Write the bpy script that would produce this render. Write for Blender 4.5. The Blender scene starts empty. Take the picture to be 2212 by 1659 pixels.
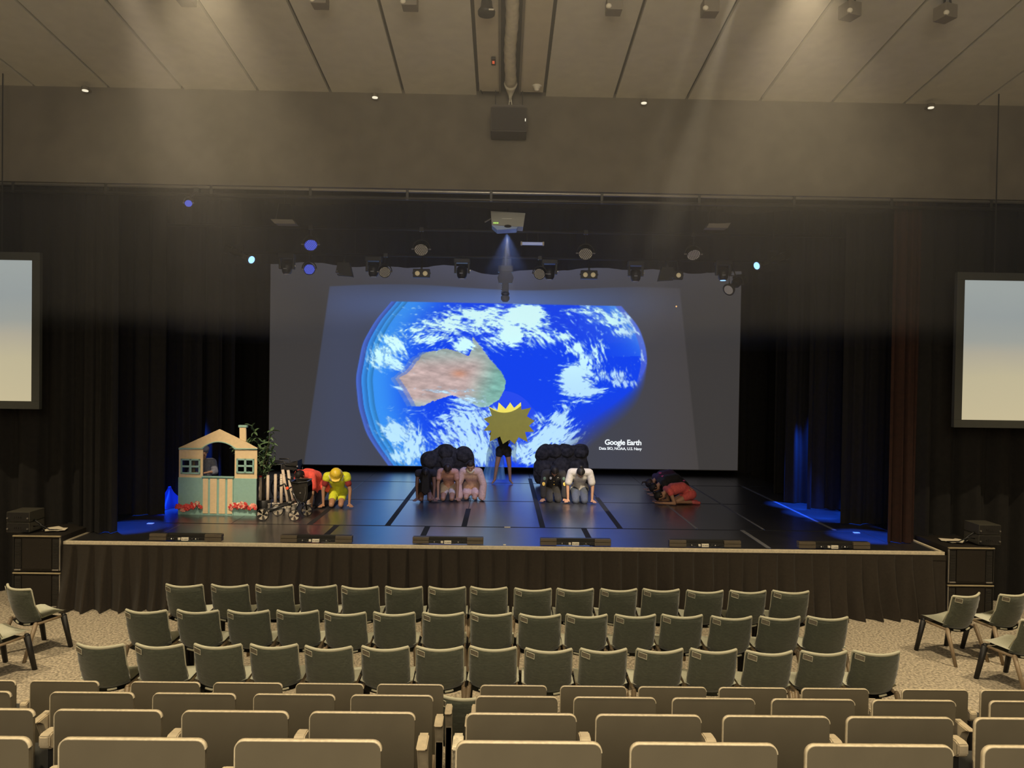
import bpy, bmesh, math, random
import numpy as np
from mathutils import Vector, Matrix, Euler, Quaternion
random.seed(7)
C = bpy.context.scene.collection
PI = math.pi
R = math.radians

# ---------------------------------------------------------------- camera, world, light, exposure
W, H, F = 2212.0, 1659.0, 1600.0
CAM = Vector((0.0, 0.0, 3.5))
PITCH, YAW, ROLL = R(-0.88), R(0.75), R(0.88)
fwd = Vector((math.sin(YAW)*math.cos(PITCH), math.cos(YAW)*math.cos(PITCH), math.sin(PITCH)))
r0 = fwd.cross(Vector((0, 0, 1))).normalized(); u0 = r0.cross(fwd).normalized()
RIGHT = (r0*math.cos(ROLL) + u0*math.sin(ROLL)).normalized()
UP = (u0*math.cos(ROLL) - r0*math.sin(ROLL)).normalized()
cd = bpy.data.cameras.new('camera'); cam = bpy.data.objects.new('camera', cd); C.objects.link(cam)
cd.sensor_fit = 'HORIZONTAL'; cd.sensor_width = 36.0; cd.lens = 36.0*F/W
cd.clip_start = 0.05; cd.clip_end = 200
cam.matrix_world = Matrix(((RIGHT.x, UP.x, -fwd.x, CAM.x), (RIGHT.y, UP.y, -fwd.y, CAM.y), (RIGHT.z, UP.z, -fwd.z, CAM.z), (0, 0, 0, 1)))
sc = bpy.context.scene; sc.camera = cam
sc.view_settings.view_transform = 'Standard'; sc.view_settings.look = 'None'
sc.view_settings.gamma = 1.0; sc.view_settings.use_curve_mapping = False
sc.view_settings.exposure = 0.0
try:
    sc.cycles.use_denoising = True; sc.cycles.denoiser = 'OPENIMAGEDENOISE'
    sc.cycles.volume_bounces = 0; sc.cycles.max_bounces = 8; sc.cycles.diffuse_bounces = 4
    sc.cycles.transparent_max_bounces = 12; sc.cycles.sample_clamp_indirect = 4.0
except Exception: pass
wd = bpy.data.worlds.new('world'); sc.world = wd; wd.use_nodes = True
wd.node_tree.nodes['Background'].inputs[0].default_value = (0.02, 0.015, 0.01, 1); wd.node_tree.nodes['Background'].inputs[1].default_value = 0.3

def ray(px, py):
    return (fwd + RIGHT*((px-W/2)/F) - UP*((py-H/2)/F))
def PY(px, py, y):            # point seen at a pixel, on the upright plane at distance y
    d = ray(px, py); return CAM + d*(y/d.y)
def PZ(px, py, z):            # point seen at a pixel, on the level plane at height z
    d = ray(px, py); return CAM + d*((z-CAM.z)/d.z)
def proj(p):
    d = Vector(p)-CAM; k = d.dot(fwd); return (W/2+F*d.dot(RIGHT)/k, H/2-F*d.dot(UP)/k)

WARM = (1.0, 0.80, 0.50)
def lamp(kind, loc, target, energy, color, size=0.1, angle=60, blend=0.4, name='lamp'):
    l = bpy.data.lights.new(name, kind); l.energy = energy; l.color = color
    if kind == 'SPOT': l.spot_size = R(angle); l.spot_blend = blend; l.shadow_soft_size = size
    elif kind == 'AREA': l.size = size
    else: l.shadow_soft_size = size
    o = bpy.data.objects.new(name, l); C.objects.link(o); o.location = loc
    o.rotation_euler = (Vector(target)-Vector(loc)).to_track_quat('-Z', 'Y').to_euler()
    return o
# rows of ceiling downlights above the audience
for lx in (-8.4, -3.1, 3.1, 8.4):
    lamp('SPOT', (lx, 7.6, 7.9), (lx, 8.6, 0), 1550, WARM, 0.04, 76, 1.0, 'house_downlight')
for lx in (-6.0, 0.0, 6.0):
    lamp('SPOT', (lx, 3.4, 8.3), (lx, 3.2, 0), 1150, WARM, 0.05, 78, 0.8, 'house_downlight')
# warm fill lamp added at the rear to brighten the ceiling
lamp('AREA', (0, -3.0, 6.0), (0, 7.0, 9.5), 620, (1, .86, .64), 5.0, name='ceiling_fill')
# two front of house spots whose beams show in the haze
for a_, b_, e_, an_, bl in (((1600, -48), (1395, 640), 5200, 9, .25), ((1530, -48), (1320, 640), 2600, 9, .9)):
    lamp('SPOT', PY(a_[0], a_[1], 8.05), PY(b_[0], b_[1], 11.0), e_, (1, .86, .6), 0.06, an_, bl, 'beam_spot')
# stage projector
PROJ = PY(1096, 494, 12.4)
sun_c = PY(1101, 868, 16.5)
lamp('SPOT', PROJ + Vector((0, .05, -.12)), PROJ + Vector((.0, 1.05, -.12-math.tan(R(30.8)))), 1700, (1, .97, .82), 0.004, 14.2, 0.02, 'projector_lamp')
lamp('SPOT', PROJ + Vector((0, -.05, -.1)), PROJ + Vector((0, .6, -1.0)), 650, (.22, .36, 1.0), 0.03, 66, 0.5, 'projector_spill')
# blue wing lights
for s, e in ((1, 1.0), (-1, 0.8)):
    for yy in (11.8, 12.75, 13.7, 14.6):
        for xx in (5.9, 6.9):
            lamp('SPOT', (s*(xx+.3), yy, 3.6), (s*xx, yy, 0.97), 2000*e, (.010, .10, 1.0), 0.03, 27, 0.6, 'wing_light')
lamp('SPOT', (-4.0, 7.5, 7.9), (-3.7, 13.2, 1.4), 3100, (1, .80, .56), 0.1, 26, 0.8, 'stage_spot')
lamp('SPOT', (3.3, 7.4, 7.9), (0.9, 14.6, 1.2), 950, (1, .78, .55), 0.1, 38, 0.9, 'stage_spot')

# ---------------------------------------------------------------- materials
def mat(name, col, rough=0.6, metal=0.0, var=0.0, scale=20.0, bump=0.0, bscale=None, emit=None, estr=1.0, spec=0.5, alpha=1.0, trans=0.0, sheen=0.0, stretch=None):
    m = bpy.data.materials.new(name); m.use_nodes = True; nt = m.node_tree; b = nt.nodes['Principled BSDF']
    b.inputs['Base Color'].default_value = (*col, 1); b.inputs['Roughness'].default_value = rough; b.inputs['Metallic'].default_value = metal
    b.inputs['Specular IOR Level'].default_value = spec; b.inputs['Alpha'].default_value = alpha
    if trans: b.inputs['Transmission Weight'].default_value = trans
    if sheen: b.inputs['Sheen Weight'].default_value = sheen
    if emit: b.inputs['Emission Color'].default_value = (*emit, 1); b.inputs['Emission Strength'].default_value = estr
    if var or bump:
        tc = nt.nodes.new('ShaderNodeTexCoord'); mp = nt.nodes.new('ShaderNodeMapping'); nz = nt.nodes.new('ShaderNodeTexNoise')
        if stretch: mp.inputs['Scale'].default_value = stretch
        nz.inputs['Scale'].default_value = scale; nz.inputs['Detail'].default_value = 4
        nt.links.new(tc.outputs['Object'], mp.inputs[0]); nt.links.new(mp.outputs[0], nz.inputs['Vector'])
        if var:
            cr = nt.nodes.new('ShaderNodeValToRGB')
            cr.color_ramp.elements[0].position = 0.3; cr.color_ramp.elements[1].position = 0.7
            cr.color_ramp.elements[0].color = (*[max(0, c*(1-var)) for c in col], 1); cr.color_ramp.elements[1].color = (*[min(1, c*(1+var)) for c in col], 1)
            nt.links.new(nz.outputs['Fac'], cr.inputs[0]); nt.links.new(cr.outputs[0], b.inputs['Base Color'])
        if bump:
            n2 = nz
            if bscale:
                n2 = nt.nodes.new('ShaderNodeTexNoise'); n2.inputs['Scale'].default_value = bscale; n2.inputs['Detail'].default_value = 3
                nt.links.new(mp.outputs[0], n2.inputs['Vector'])
            bp = nt.nodes.new('ShaderNodeBump'); bp.inputs['Strength'].default_value = bump; bp.inputs['Distance'].default_value = 0.01
            nt.links.new(n2.outputs['Fac'], bp.inputs['Height']); nt.links.new(bp.outputs[0], b.inputs['Normal'])
    return m
def srgb(r, g, b):
    f = lambda c: (c/255/12.92) if c/255 <= .04045 else ((c/255+.055)/1.055)**2.4
    return (f(r), f(g), f(b))

M = {}
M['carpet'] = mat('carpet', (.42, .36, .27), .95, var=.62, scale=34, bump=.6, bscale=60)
M['ceil'] = mat('ceiling_board', (.66, .62, .52), .9, var=.05, scale=6)
M['ceil_groove'] = mat('ceiling_groove', (.12, .11, .09), .9)
M['header'] = mat('header_paint', (.19, .165, .125), .9, var=.12, scale=3)
M['side_wall'] = mat('wall_paint', (.05, .045, .04), .95)
M['drape'] = mat('black_drape', (.009, .0075, .006), .95, sheen=.0, var=.25, scale=14)
M['drape_red'] = mat('brown_drape', (.026, .008, .004), .95, sheen=.0, var=.25, scale=14)
M['skirt'] = mat('skirt_cloth', (.027, .020, .013), .95, sheen=.05, var=.15, scale=30)
M['chan'] = mat('channel_board', (.62, .55, .42), .8, var=.05, scale=5)  # light the boards reflect is put into their pale colour
M['duct'] = mat('duct_foil', (.75, .68, .52), .5, bump=.4, bscale=18, var=.12, scale=12)
M['stage'] = mat('stage_floor', (.019, .018, .018), .27, var=.35, scale=3.5, bump=.04, bscale=7, spec=1.0)
for k_, v_ in (('Coat Weight', .9), ('Coat Roughness', .35), ('Coat IOR', 2.2)): M['stage'].node_tree.nodes['Principled BSDF'].inputs[k_].default_value = v_
M['tape'] = mat('gaffer_tape', (.008, .008, .009), .75)
M['tape_grey'] = mat('grey_tape', (.16, .16, .17), .5)  # lighter than the other seam tape
M['white_line'] = mat('white_edge', (.72, .62, .44), .6, var=.12, scale=40)
M['black'] = mat('black_plastic', (.018, .017, .016), .5, var=.3, scale=30)
M['black_gloss'] = mat('black_gloss', (.02, .02, .02), .25)
M['dark_metal'] = mat('dark_metal', (.05, .048, .045), .4, metal=.6)
M['grey_metal'] = mat('grey_metal', (.45, .43, .40), .35, metal=.8)
M['cab'] = mat('cabinet_paint', (.014, .010, .006), .6, bump=.3, bscale=120)
M['white'] = mat('white_label', (.8, .74, .6), .6)
M['paper'] = mat('paper', (.85, .76, .58), .7)
M['chair_cloth'] = mat('chair_cloth', (.078, .086, .060), .95, var=.25, scale=70, bump=.5, bscale=26, sheen=.35, stretch=(.35, 1, 1.6))
M['seat_cloth_lit'] = mat('seat_cloth_lit', (.66, .66, .53), .95, var=.10, scale=80, sheen=.3)  # top light on the seats put into this pale cloth colour
M['piping'] = mat('chair_pale_edge', (.56, .54, .40), .9)  # pale edging; top light on the chair backs put into its colour
M['wood_leg'] = mat('leg_lacquer', (.26, .19, .115), .45, var=.2, scale=12, stretch=(1, 1, .2))
M['leg_black'] = mat('leg_black', (.012, .011, .010), .5)
M['card'] = mat('tag_card', (.19, .165, .12), .5, var=.2, scale=60)
M['panel'] = mat('seat_panel', (.155, .130, .085), .5, var=.06, scale=5)
M['panel_edge'] = mat('panel_edge', (.66, .56, .38), .5, var=.15, scale=60)
M['cushion'] = mat('seat_cushion', (.05, .05, .045), .9)
M['arm'] = mat('armrest_wood', (.60, .50, .34), .55, var=.15, scale=25, bump=.2)
M['arm_torn'] = mat('torn_arm_cover', (.70, .62, .45), .8, var=.35, scale=40, bump=1.0, bscale=30)
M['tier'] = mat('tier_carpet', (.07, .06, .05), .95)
M['cream'] = mat('cream_paint', (.68, .52, .30), .7, var=.05, scale=20)
M['teal'] = mat('teal_paint', (.25, .42, .36), .7, var=.05, scale=20)
M['tube'] = mat('cardboard_tube', (.60, .49, .38), .8, var=.08, scale=10)
M['bucket'] = mat('white_tub', (.60, .55, .47), .5)
M['red'] = mat('red_paint', (.55, .03, .02), .5)
M['flower_red'] = mat('flower_red', (.62, .06, .05), .7); M['flower_pink'] = mat('flower_pink', (.75, .30, .22), .7); M['flower_white'] = mat('flower_cream', (.8, .62, .42), .7)
M['leaf'] = mat('leaf_green', (.10, .17, .075), .5, var=.35, scale=9)
M['stem'] = mat('stem_brown', (.07, .055, .03), .7)
M['yellow'] = mat('sun_yellow', (.52, .45, .05), .6, var=.04, scale=8)
M['rock'] = mat('rock_paint', (.028, .025, .024), .85, var=.8, scale=14, bump=.8, bscale=22)
M['silver'] = mat('silver_plastic', (.62, .55, .42), .35, metal=.5)
M['orange_dot'] = mat('orange_badge', (.85, .12, .05), .4)
# ---------------------------------------------------------------- mesh helpers
def link(name, me, m=None, parent=None, loc=None, smooth=False):
    o = bpy.data.objects.new(name, me); C.objects.link(o)
    if m is not None and not me.materials: me.materials.append(m)
    if parent is not None: o.parent = parent
    if loc is not None: o.location = loc
    if smooth:
        me.polygons.foreach_set('use_smooth', [True]*len(me.polygons))
    return o
def obj(name, bm, m, parent=None, smooth=False, loc=None):
    bmesh.ops.recalc_face_normals(bm, faces=bm.faces)
    me = bpy.data.meshes.new(name); bm.to_mesh(me); bm.free()
    return link(name, me, m, parent, loc, smooth)
def tag(o, label, cat, group=None, kind=None):
    o['label'] = label; o['category'] = cat
    if group: o['group'] = group
    if kind: o['kind'] = kind
    return o
def thing(name, label, cat, loc=(0, 0, 0), rz=0.0, group=None):
    o = bpy.data.objects.new(name, None); C.objects.link(o); o.location = loc; o.rotation_euler = (0, 0, rz)
    o.empty_display_size = .1
    return tag(o, label, cat, group)
def struct(name, bm, m, smooth=False):
    o = obj(name, bm, m, smooth=smooth); o['kind'] = 'structure'; return o
def dup(root, loc=None, rz=None, label=None):
    r = root.copy(); C.objects.link(r)
    if loc is not None: r.location = loc
    if rz is not None: r.rotation_euler = (0, 0, rz)
    if label: r['label'] = label
    for ch in root.children:
        c = ch.copy(); C.objects.link(c); c.parent = r
        for g in ch.children:
            d = g.copy(); C.objects.link(d); d.parent = c
    return r
def B(): return bmesh.new()
def box(bm, x0, x1, y0, y1, z0, z1, bev=0.0, seg=2, mtx=None):
    t = bmesh.new() if bev or mtx is not None else bm
    v = [t.verts.new((x, y, z)) for z in (z0, z1) for y in (y0, y1) for x in (x0, x1)]
    for q in ((0, 2, 3, 1), (4, 5, 7, 6), (0, 1, 5, 4), (2, 6, 7, 3), (0, 4, 6, 2), (1, 3, 7, 5)):
        t.faces.new([v[i] for i in q])
    if bev: bmesh.ops.bevel(t, geom=t.edges[:], offset=bev, segments=seg, profile=.7, affect='EDGES')
    if t is not bm: merge(bm, t, mtx)
def merge(bm, t, mtx=None):
    if mtx is not None: bmesh.ops.transform(t, matrix=mtx, verts=t.verts)
    vm = {v: bm.verts.new(v.co) for v in t.verts}
    for f in t.faces:
        try: bm.faces.new([vm[v] for v in f.verts])
        except ValueError: pass
    t.free()
def frame_z(d):
    return Vector(d).to_track_quat('Z', 'Y').to_matrix()
def tube(bm, p0, p1, r0_, r1_=None, n=12, caps=True):
    r1_ = r0_ if r1_ is None else r1_
    p0 = Vector(p0); p1 = Vector(p1); m = frame_z(p1-p0)
    a = [bm.verts.new(p0 + m @ Vector((math.cos(2*PI*i/n)*r0_, math.sin(2*PI*i/n)*r0_, 0))) for i in range(n)]
    b = [bm.verts.new(p1 + m @ Vector((math.cos(2*PI*i/n)*r1_, math.sin(2*PI*i/n)*r1_, 0))) for i in range(n)]
    for i in range(n): bm.faces.new((a[i], a[(i+1) % n], b[(i+1) % n], b[i]))
    if caps: bm.faces.new(a[::-1]); bm.faces.new(b)
def path(bm, pts, r, n=8):
    pts = [Vector(p) for p in pts]; rings = []
    for i, p in enumerate(pts):
        d = (pts[min(i+1, len(pts)-1)] - pts[max(i-1, 0)]); m = frame_z(d)
        rr = r[i] if isinstance(r, (list, tuple)) else r
        rings.append([bm.verts.new(p + m @ Vector((math.cos(2*PI*k/n)*rr, math.sin(2*PI*k/n)*rr, 0))) for k in range(n)])
    for a, b in zip(rings, rings[1:]):
        for k in range(n): bm.faces.new((a[k], a[(k+1) % n], b[(k+1) % n], b[k]))
    bm.faces.new(rings[0][::-1]); bm.faces.new(rings[-1])
def lathe(bm, prof, n=24, mtx=None):
    t = bmesh.new(); rings = []
    for r, z in prof:
        rings.append([t.verts.new((math.cos(2*PI*k/n)*r, math.sin(2*PI*k/n)*r, z)) for k in range(n)])
    for a, b in zip(rings, rings[1:]):
        for k in range(n): t.faces.new((a[k], a[(k+1) % n], b[(k+1) % n], b[k]))
    t.faces.new(rings[0][::-1]); t.faces.new(rings[-1])
    merge(bm, t, mtx)
def ball(bm, c, r, seg=12, rings=8, rot=None):
    r = (r, r, r) if not hasattr(r, '__len__') else r
    t = bmesh.new(); bmesh.ops.create_uvsphere(t, u_segments=seg, v_segments=rings, radius=1)
    m = Matrix.Translation(Vector(c)) @ (rot.to_4x4() if rot is not None else Matrix.Identity(4)) @ Matrix.Diagonal((*r, 1))
    merge(bm, t, m)
def prism(bm, pts, y0, y1, bev=0.0, mtx=None, seg=2):     # outline in x,z pushed from y0 to y1
    t = bmesh.new()
    a = [t.verts.new((x, y0, z)) for x, z in pts]; b = [t.verts.new((x, y1, z)) for x, z in pts]
    n = len(pts)
    t.faces.new(a); t.faces.new(b[::-1])
    for i in range(n): t.faces.new((a[i], b[i], b[(i+1) % n], a[(i+1) % n]))
    if bev:
        bmesh.ops.bevel(t, geom=[e for e in t.edges if abs(e.verts[0].co.y-e.verts[1].co.y) < 1e-6], offset=bev, segments=seg, affect='EDGES')
    big = [f for f in t.faces if len(f.verts) > 4]
    from mathutils.geometry import tessellate_polygon
    for f in big:
        vs_ = list(f.verts); tri = tessellate_polygon([[v.co for v in vs_]]); t.faces.remove(f)
        for q in tri:
            try: t.faces.new([vs_[i] for i in q])
            except ValueError: pass
    merge(bm, t, mtx)
def rrect(x0, x1, z0, z1, r, n=5, top_only=False):
    pts = []
    cs = [(x1-r, z1-r, 0), (x0+r, z1-r, 90), (x0+r, z0+r, 180), (x1-r, z0+r, 270)]
    for i, (cx, cz, a) in enumerate(cs):
        if top_only and i > 1:
            pts.append((x0 if i == 2 else x1, z0)); continue
        for k in range(n+1):
            t = R(a+90*k/n); pts.append((cx+r*math.cos(t), cz+r*math.sin(t)))
    return pts
def cloth(x0, x1, z0, z1, nx, nz, fn, axis='x'):
    """hanging sheet; fn(u, v, s) -> sideways shift, across shift; u along, v 0 at top 1 at bottom"""
    bm = bmesh.new(); g = []
    for j in range(nz+1):
        v = j/nz; row = []
        for i in range(nx+1):
            u = i/nx; s = x0+(x1-x0)*u
            d, sx = fn(u, v, s)
            co = (s+sx, d, z1+(z0-z1)*v) if axis == 'x' else (d, s+sx, z1+(z0-z1)*v)
            row.append(bm.verts.new(co))
        g.append(row)
    for j in range(nz):
        for i in range(nx): bm.faces.new((g[j][i], g[j][i+1], g[j+1][i+1], g[j+1][i]))
    return bm
def fold_fn(y, amp, wl, seed, grow=.5, top=.6):
    rn = random.Random(seed); ph = [rn.uniform(0, 6.28) for _ in range(6)]
    def fn(u, v, s):
        k = 2*PI/wl
        a = amp*(top+grow*v)
        d = a*(math.sin(k*s+ph[0]+.8*math.sin(k*.31*s+ph[1])+.25*v*math.sin(3*s+ph[4]))+.35*math.sin(k*2.17*s+ph[2]+.6*v)+.4*math.sin(k*.43*s+ph[3]))
        return y+d, .3*a*math.cos(k*s+ph[0]+v)
    return fn

ROOM_Y0, PROS = -8.0, 11.3
def ceil_z(y): return 7.70+.1125*(PROS-y)

# ---------------------------------------------------------------- the room
bm = B(); box(bm, -13, 13, -9, 21, -.2, 0); fl = struct('floor', bm, M['carpet'])
bm = B(); box(bm, -13, -12.9, -9, 21, 0, 11); struct('wall_left', bm, M['side_wall'])
bm = B(); box(bm, 12.9, 13, -9, 21, 0, 11); struct('wall_right', bm, M['side_wall'])
bm = B(); box(bm, -13, 13, -9, -8.9, 0, 11); struct('wall_rear', bm, M['side_wall'])
bm = B(); box(bm, -13, 13, 20.9, 21, 0, 11); struct('wall_back', bm, M['side_wall'])
RAILZ = PY(1100, 425, 11.2).z
bm = B(); box(bm, -13, 13, PROS, PROS+.25, RAILZ+.12, ceil_z(PROS)+.3); struct('wall_front', bm, M['header'])
# ceiling boards with open joints
bm = B()
t = bmesh.new(); y0, y1 = ROOM_Y0-1, PROS+.05
v = [t.verts.new(c) for c in ((-13, y0, ceil_z(y0)+.06), (13, y0, ceil_z(y0)+.06), (13, y1, ceil_z(y1)+.06), (-13, y1, ceil_z(y1)+.06), (-13, y0, ceil_z(y0)+.2), (13, y0, ceil_z(y0)+.2), (13, y1, ceil_z(y1)+.2), (-13, y1, ceil_z(y1)+.2))]
for q in ((0, 1, 2, 3), (4, 7, 6, 5), (0, 4, 5, 1), (2, 6, 7, 3), (0, 3, 7, 4), (1, 5, 6, 2)): t.faces.new([v[i] for i in q])
merge(bm, t); ceil = struct('ceiling', bm, M['ceil_groove'])
bm = B(); box(bm, -13, 13, PROS, 21, 8.2, 8.35); struct('ceiling_stage', bm, M['side_wall'])
def slab(x0, x1, ya, yb, m, par, name, up=.055, dn=0.0):
    bm = bmesh.new()
    v = [bm.verts.new((x, y, ceil_z(y)+h)) for h in (-dn, up) for y in (ya, yb) for x in (x0, x1)]
    for q in ((0, 2, 3, 1), (4, 5, 7, 6), (0, 1, 5, 4), (2, 6, 7, 3), (0, 4, 6, 2), (1, 3, 7, 5)): bm.faces.new([v[i] for i in q])
    return obj(name, bm, m, par)
jx = [PY(px, py, PROS).x for px, py in ((235, 178), (395, 184), (557, 189), (714, 193), (872, 196))]
jr = [PY(px, py, PROS).x for px, py in ((1327, 205), (1483, 205), (1642, 210), (1797, 214), (1953, 218), (2112, 222))]
left = [jx[0]-1.115*k for k in range(6, 0, -1)]+jx
right = jr+[jr[-1]+1.115*k for k in range(1, 6)]
cl, cr_ = PY(1036, 188, 11.1).x, PY(1173, 190, 11.1).x
edges = [(a, b) for a, b in zip([-12.9]+left, left+[cl-.03])]+[(a, b) for a, b in zip([cr_+.03]+right, right+[12.9])]
g = .022
for a, b in edges:
    if b-a < .1: continue
    for ya, yb in ((ROOM_Y0-1, 2.0), (2.04, PROS)):
        slab(a+g, b-g, ya, yb, M['ceil'], ceil, 'ceiling_panel')
sl, sr = PY(1083, 150, 11.1).x, PY(1121, 150, 11.1).x
bt = thing('ceiling_channel', 'pale boarded channel with a round foil duct down the middle of the ceiling', 'ceiling channel', ((cl+cr_)/2, 11.0, ceil_z(11.0)))
ci = bt.matrix_world.inverted()
def ch(o):
    o.location = (-(cl+cr_)/2, -11.0, -ceil_z(11.0)); return o
ch(slab(cl, sl-.03, 3, 11.08, M['chan'], bt, 'side_board', .05, .05)); ch(slab(sr+.03, cr_, 3, 11.08, M['chan'], bt, 'side_board', .05, .05))
ch(slab(sl-.03, sl, 3, 11.1, M['header'], bt, 'slot_edge', .3, .07)); ch(slab(sr, sr+.03, 3, 11.1, M['header'], bt, 'slot_edge', .3, .07))
bm = B(); cx = (sl+sr)/2; n = 60
prof = [(cx-.01*math.sin(k*.5), 3.2+7.7*k/n, ceil_z(3.2+7.7*k/n)-.02) for k in range(n+1)]
path(bm, prof, [.078+.008*(k % 2) for k in range(n+1)], 16); ch(obj('duct', bm, M['duct'], bt, True))
bm = B(); e = prof[-1]; path(bm, [(e[0], e[1], e[2]), (e[0], e[1]+.1, e[2]-.03), (e[0], e[1]+.16, e[2]-.12), (e[0], e[1]+.18, e[2]-.2)], [.1, .075, .03, .012], 12); ch(obj('duct_nozzle', bm, M['duct'], bt, True))
for dx in (-.012, .014):
    bm = B(); path(bm, [(e[0]+dx, e[1]+.17, e[2]-.16), (e[0]+dx*1.6, e[1]+.18, e[2]-.24), (e[0]+dx*1.2, e[1]+.18, e[2]-.31)], .007, 6); ch(obj('cable_end', bm, M['white'], bt))
p = PY(1066, 127, 10.2); p.z = ceil_z(p.y)-.05
bm = B(); box(bm, p.x-.03, p.x+.03, p.y-.1, p.y+.12, p.z-.03, p.z, .008); sw = ch(obj('switch_box', bm, M['black'], bt))
bm = B(); box(bm, p.x-.016, p.x+.016, p.y-.03, p.y+.03, p.z-.045, p.z-.028, .004); o = obj('red_button', bm, mat('button_glow', (.6, .08, .03), .4, emit=(1, .15, .05), estr=.5), sw); o['label'] = 'glowing orange button'
p = PY(1160, 170, 10.9); p.z = ceil_z(p.y)-.06
bm = B(); lathe(bm, [(.07, .03), (.075, .01), (.05, 0), (.055, -.015), (.035, -.03), (.04, -.045), (.015, -.06)], 16, Matrix.Translation(p)); ch(obj('sounder', bm, M['white'], bt, True))
for pts in (((1030, 165), (1036, 190), (1042, 203)), ((1063, 188), (1067, 170), (1078, 188))):
    bm = B(); path(bm, [PY(a, b, 11.05) for a, b in pts], .008, 6); ch(obj('cable', bm, M['black'], bt))

# lengthwise front rail
rail = thing('lighting_rail', 'long double steel rail across the foot of the dark header wall', 'rail', (0, 11.2, RAILZ), 0)
for dz, r_ in ((.055, .022), (-.055, .028)):
    bm = B(); tube(bm, (-12.8, 0, dz), (12.8, 0, dz), r_, n=10); o = obj('rail_pipe', bm, M['grey_metal'] if dz > 0 else M['dark_metal'], rail, True)
for px in (30, 230, 457, 671, 880, 1061, 1300, 1510, 1715, 1925, 2140):
    x = PY(px, 425, 11.2).x
    bm = B(); box(bm, x-.02, x+.02, -.025, .025, -.08, .08, .005); obj('rail_clamp', bm, M['dark_metal'], rail)

# ---------------------------------------------------------------- stage
SZ = 0.97
pl, prr = PY(133, 1171, 10.75), PY(2040, 1193, 10.75)
SX0, SX1, SY0 = pl.x, prr.x, 10.75
SZ = (pl.z+prr.z)/2
stage = thing('stage', 'raised black stage with a white front edge and glossy dance floor', 'stage', ((SX0+SX1)/2, SY0, 0))
SO = -Vector(((SX0+SX1)/2, SY0, 0))
def st(o): o.location = SO; return o
bm = B(); box(bm, SX0, SX1, SY0, 19.5, 0.02, SZ-.02); st(obj('platform', bm, M['black'], stage))
rows = [10.80, PZ(1100, 1139, SZ).y, PZ(1100, 1083, SZ).y, PZ(1100, 1044, SZ).y, 19.45]
xs2 = [PZ(px, py, SZ).x for px, py in ((838, 1134), (1002, 1139), (1172, 1139), (1340, 1142))]
xs1 = [PZ(px, py, SZ).x for px, py in ((700, 1160), (917, 1151), (1268, 1155), (1632, 1165))]
def sheets(xs, ya, yb):
    for a, b in zip([SX0+.06]+xs, xs+[SX1-.06]):
        bm = B(); box(bm, a+.004, b-.004, ya+.004, yb-.004, SZ-.02, SZ, .002, 1); st(obj('floor_sheet', bm, M['stage'], stage))
def tape(x, ya, yb, m='tape', w=.045):
    bm = B(); box(bm, x-w, x+w, ya, yb, SZ-.004, SZ+.0025); st(obj('seam_tape', bm, M[m], stage))
full2 = [xs2[0]-2.56, xs2[0]-1.28]+xs2+[xs2[3]+1.28, xs2[3]+2.4, xs2[3]+3.6]
sheets([xs1[0]-2.5]+xs1+[xs1[3]+2.0], rows[0], rows[1])
for a, b in ((1, 2), (2, 3), (3, 4)): sheets(full2, rows[a], rows[b])
for x in xs1[:3]: tape(x, rows[0]+.1, rows[1])
tape(xs1[3], rows[0]+.1, rows[1], 'tape_grey', .035)
tape(xs2[0], rows[1], rows[3]+1); tape(xs2[1], rows[1], rows[1]+1.6); tape(xs2[2], rows[1], rows[3]+.8); tape(xs2[3], rows[1], rows[2]+.6)
tape(full2[6], rows[1]+.1, rows[2], 'tape_grey', .02); tape(full2[7], rows[1]+.1, rows[3], 'tape_grey', .02); tape(full2[8], rows[1]+.1, rows[3], 'tape_grey', .03)
tape(full2[1], rows[1], rows[2])
for yy in rows[1:4]:
    bm = B(); box(bm, SX0+.1, SX1-.1, yy-.02, yy+.02, SZ-.004, SZ+.002); st(obj('seam_tape', bm, M['tape'], stage))
bm = B(); box(bm, SX0, SX1, SY0-.012, SY0+.035, SZ-.035, SZ+.012, .004); st(obj('edge_strip', bm, M['white_line'], stage))
for s, x in ((1, SX0), (-1, SX1)):
    bm = B(); box(bm, min(x, x+s*.045), max(x, x+s*.045), SY0, SY0+1.45, SZ-.02, SZ+.012, .004); st(obj('edge_strip', bm, M['white_line'], stage))
for px, py in ((325, 1131), (1850, 1151), (1096, 1139), (1090, 1177)):
    p = PZ(px, py, SZ); bm = B(); w = .05 if px != 1090 else .02
    box(bm, p.x-w, p.x+w, p.y-.03, p.y+.03, SZ, SZ+.006, .002, 1)
    tag(obj('tape_marker', bm, M['white']), {325: 'white tape marker at the far left front of the stage floor', 1850: 'white tape marker before the brown curtain on the right', 1096: 'pale tape marker on the centre cross seam of the stage', 1090: 'tiny white peg at the centre of the stage front edge'}[px], 'marker')

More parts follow.
